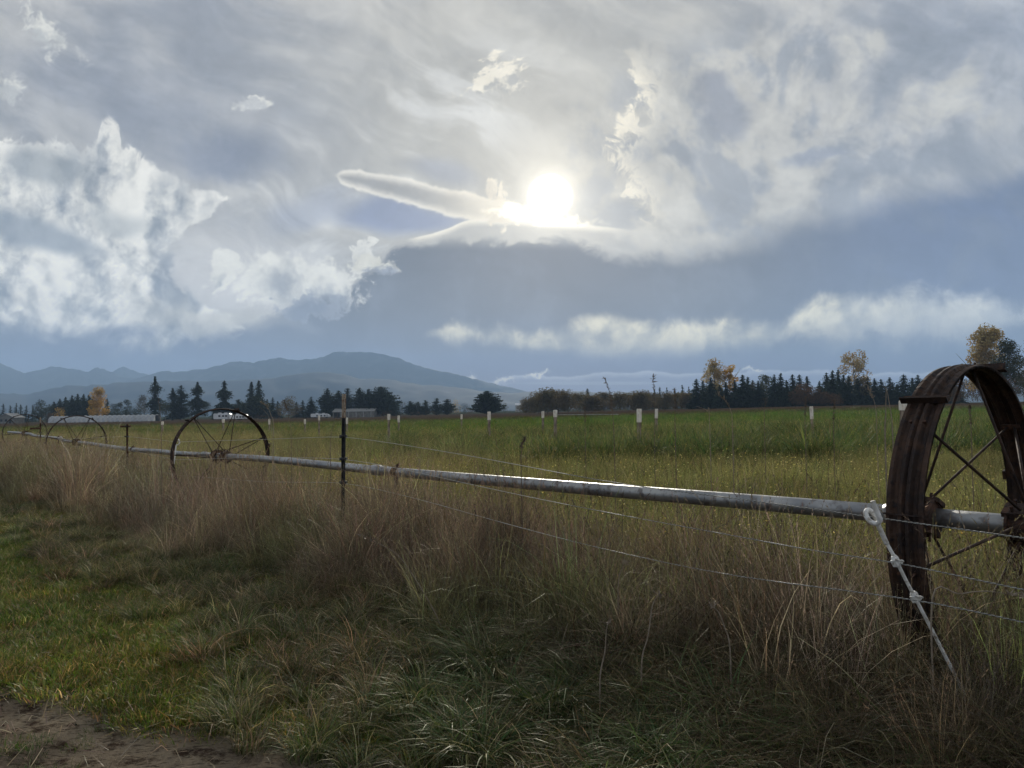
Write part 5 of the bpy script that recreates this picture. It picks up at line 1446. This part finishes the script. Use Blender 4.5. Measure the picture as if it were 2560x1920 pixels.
# broad weeds sprinkled through the meadow
wx = sample(700, 6, 16, .6, .7, .5); dw, sw = dist_s(wx[:, 0], wx[:, 1]); wx = keep(wx, (dw < -1.2) * ss(.5, .62, fbm(wx[:, 0] * .5, wx[:, 1] * .5, 191)))
scatter('meadow_weeds', 'broad leaved weeds scattered through the meadow grass', c_lush, wx, rng.uniform(.40, .72, len(wx)), tints(len(wx), (1.0, .95, .85), .3))

# --- lush leafy crop edge, right of the middle
xy = sample(9000, 13, 40, .6, .76, 1); rr = xy[:, 0] / xy[:, 1]
edge = 15.5 + 6.5 * (fbm(xy[:, 0] * .35, xy[:, 1] * .35, 91) - .5) * 2 + 7 * (1 - ss(-.25, .15, rr))
xy = keep(xy, ss(edge, edge + .8, xy[:, 1]) * (.15 + .85 * ss(-.30, .0, rr)) * (rr > -.3) * (1 - .5 * ss(20, 30, xy[:, 1])))
scatter('leafy_crop', 'dark lush leafy crop across the middle of the field', c_lush, xy, rng.uniform(.5, 1.3, len(xy)), tints(len(xy), (1.1, 1.1, .9), .45, xy=xy, seed=92, f=.5), tilt=.12)

# --- short grass of the far field and the rough brown strip
xy = sample(9000, 36, 150, .5, .72, 3); rr = xy[:, 0] / xy[:, 1]
gk = ss(-.42, .05, rr)[:, None]; bk = ss(112, 124, xy[:, 1])[:, None]
tn = (np.array((1.5, 1.15, 1.2)) * (1 - gk) + np.array((1.15, 1.25, .9)) * gk) * (1 - bk) + np.array((.90, .70, .9)) * bk
scatter('field_grass', 'short grass of the far field', c_field, xy, rng.uniform(.8, 1.6, len(xy)) * (1 + xy[:, 1] / 120), tn * tints(len(xy), amt=.15))

# ------------------------------------------------------------------ single tall weeds against the trees and the sky
M_WEED = surf('dry_weed', (.10, .075, .055), (.17, .13, .10), 30, .9)
M_WEEDL = surf('pale_dry_weed', (.19, .155, .115), (.26, .215, .165), 30, .9)
def weed(q, Y, lab, kind='grass', rad=.004, mat=M_WEED, name='tall_weed', cat='weed', seed=0, hlen=.3):
    """q: run of pixels from the foot (still in the grass) to the tip, at depth Y"""
    r2 = np.random.default_rng(seed)
    p_ = [P(a, b, Y) for a, b in q]; g_ = gz(p_[0].x, Y)
    root = empty(name, (p_[0].x, Y, g_), label=lab, cat=cat)
    rl = Vector(root.location); L_ = [Vector((0, 0, -.03))] + [a - rl for a in p_]
    L_ = catmull(L_, 5); n_ = len(L_)
    B().tube(L_, [rad * (1.2 - .9 * i / n_) for i in range(n_)], 5).obj('stem', mat, root)
    b = B(); tot = n_
    for i in range(int(n_ * (1 - hlen)), n_):
        for k in range({'grass': 3, 'dock': 9, 'branch': 1, 'bare': 0}[kind]):
            o_ = L_[i] + Vector(r2.normal(0, .004, 3)); sz = {'grass': .035, 'dock': .022, 'branch': .10}[kind] * r2.uniform(.6, 1.3)
            dv_ = Vector(r2.normal(0, 1, 3)).normalized() + Vector((0, 0, .8 if kind != 'dock' else .2)); e_ = o_ + dv_.normalized() * sz
            s_ = dv_.cross(Vector(r2.normal(0, 1, 3))).normalized() * sz * (.16 if kind != 'branch' else .02)
            if kind == 'dock': s_ *= 1.3
            b.add([o_ - s_, e_, o_ + s_, (o_ + e_) / 2 + s_.cross(dv_) * .5], [(0, 1, 3), (1, 2, 3), (2, 0, 3)])
    if b.v: b.obj('seed_head', mat, root)
    return root
weed([(1536, 1120), (1532, 1040), (1524, 980), (1512, 946)], 7.0, 'nodding grass stalk rising highest above the brown thicket', seed=1, hlen=.45)
weed([(1636, 1090), (1637, 1010), (1634, 970), (1633, 938)], 7.5, 'straight grass stalk standing against the little fir tops', seed=2, hlen=.3, rad=.003)
weed([(1688, 1075), (1688, 1020), (1686, 975)], 7.0, 'dark seed stalk left of the fir row', 'dock', seed=3, hlen=.35)
weed([(2013, 1080), (2013, 1025), (2015, 992)], 8.0, 'dark dock spike left of the leaning stake', 'dock', seed=4, hlen=.45)
weed([(2084, 1085), (2084, 1040), (2087, 1002)], 8.0, 'dark dock spike right of the leaning stake', 'dock', seed=5, hlen=.5)
weed([(1911, 1060), (1912, 1020), (1914, 995)], 9.0, 'small twiggy weed before the left half of the fir row', 'branch', seed=6, hlen=.5)
weed([(2213, 1110), (2214, 1040), (2215, 990), (2216, 972)], 6.0, 'upright pale broken weed stem by the near wheel', 'branch', seed=7, mat=M_WEEDL, rad=.006, hlen=.3)
weed([(2232, 1100), (2228, 1040), (2220, 990), (2217, 975)], 6.0, 'bent pale weed stalk leaning on the upright one', 'bare', seed=8, mat=M_WEEDL, rad=.005)
weed([(2192, 1080), (2188, 1015), (2180, 990), (2172, 972)], 6.5, 'thin arching weed left of the broken stems', 'grass', seed=9, mat=M_WEEDL, rad=.003)
weed([(1831, 1080), (1828, 1030), (1812, 1000), (1795, 985)], 6.2, 'pale straw slanting across the left of the fir row', 'grass', seed=10, mat=M_WEEDL, rad=.003, hlen=.4)
weed([(1774, 1060), (1768, 1028), (1754, 1020), (1740, 1016)], 6.0, 'low arching straw beside the slanting one', 'bare', seed=11, mat=M_WEEDL, rad=.003)
weed([(684, 1080), (678, 1040), (668, 1018), (652, 1005)], 8.5, 'curved straw right of the second wheel, the upper of two', 'grass', seed=12, mat=M_WEEDL, rad=.004)
weed([(680, 1090), (674, 1048), (662, 1028), (648, 1017)], 8.6, 'curved straw right of the second wheel, the lower of two', 'bare', seed=13, mat=M_WEEDL, rad=.003)
weed([(728, 1100), (722, 1050), (716, 1020), (710, 1003)], 8.4, 'leaning grass stalk before the round brown tree', 'grass', seed=14, rad=.003)
weed([(404, 1130), (402, 1060), (399, 1020), (396, 1000)], 10, 'thin straight stem left of the second wheel', 'branch', seed=15, rad=.004)
weed([(1463, 1085), (1463, 1050), (1461, 1018)], 9, 'dark clumped weed head over the distant pipe', 'dock', seed=16, hlen=.4)
weed([(1303, 1180), (1303, 1130), (1305, 1110), (1312, 1095)], 6.0, 'dark branched weed in the middle of the meadow', 'dock', seed=17, hlen=.35)
weed([(826, 1130), (828, 1085), (836, 1055), (843, 1040)], 9, 'dark branched weed left of the dark fence post', 'branch', seed=18, hlen=.5)
weed([(2430, 1150), (2428, 1080), (2424, 1030), (2425, 1015)], 6.5, 'dark leafy weed seen through the near wheel', 'dock', seed=19, hlen=.4)
# pale bent straws standing out of the dark grass
def straw(q, Y, lab, seed): return weed(q, Y, lab, 'grass', .0035, M_WEEDL, 'straw_stalk', 'straw', seed, .12)
straw([(1500, 1700), (1512, 1630), (1516, 1575), (1522, 1555)], 3.3, 'short stiff straw left of the hooked one', 31)
straw([(1604, 1660), (1620, 1590), (1630, 1520), (1642, 1492), (1652, 1490)], 3.4, 'tall straw with a hooked tip above the broad tussocks', 32)
straw([(1545, 1470), (1556, 1420), (1560, 1406), (1568, 1412)], 4.2, 'small hooked straw in the middle of the brown grass', 33)
straw([(1825, 1625), (1812, 1570), (1796, 1530), (1778, 1516)], 3.3, 'pale arching straw in the dark right foreground', 34)
straw([(1100, 1560), (1040, 1450), (985, 1380), (900, 1340)], 4.6, 'long straw slanting left in the shaded grass', 35)
straw([(2330, 1500), (2400, 1485), (2470, 1478), (2555, 1492)], 3.0, 'pale straw arching low before the near wheel', 36)
straw([(150, 1320), (154, 1300), (155, 1291)], 8.6, 'dandelion like stalk in the turf on the left', 37)
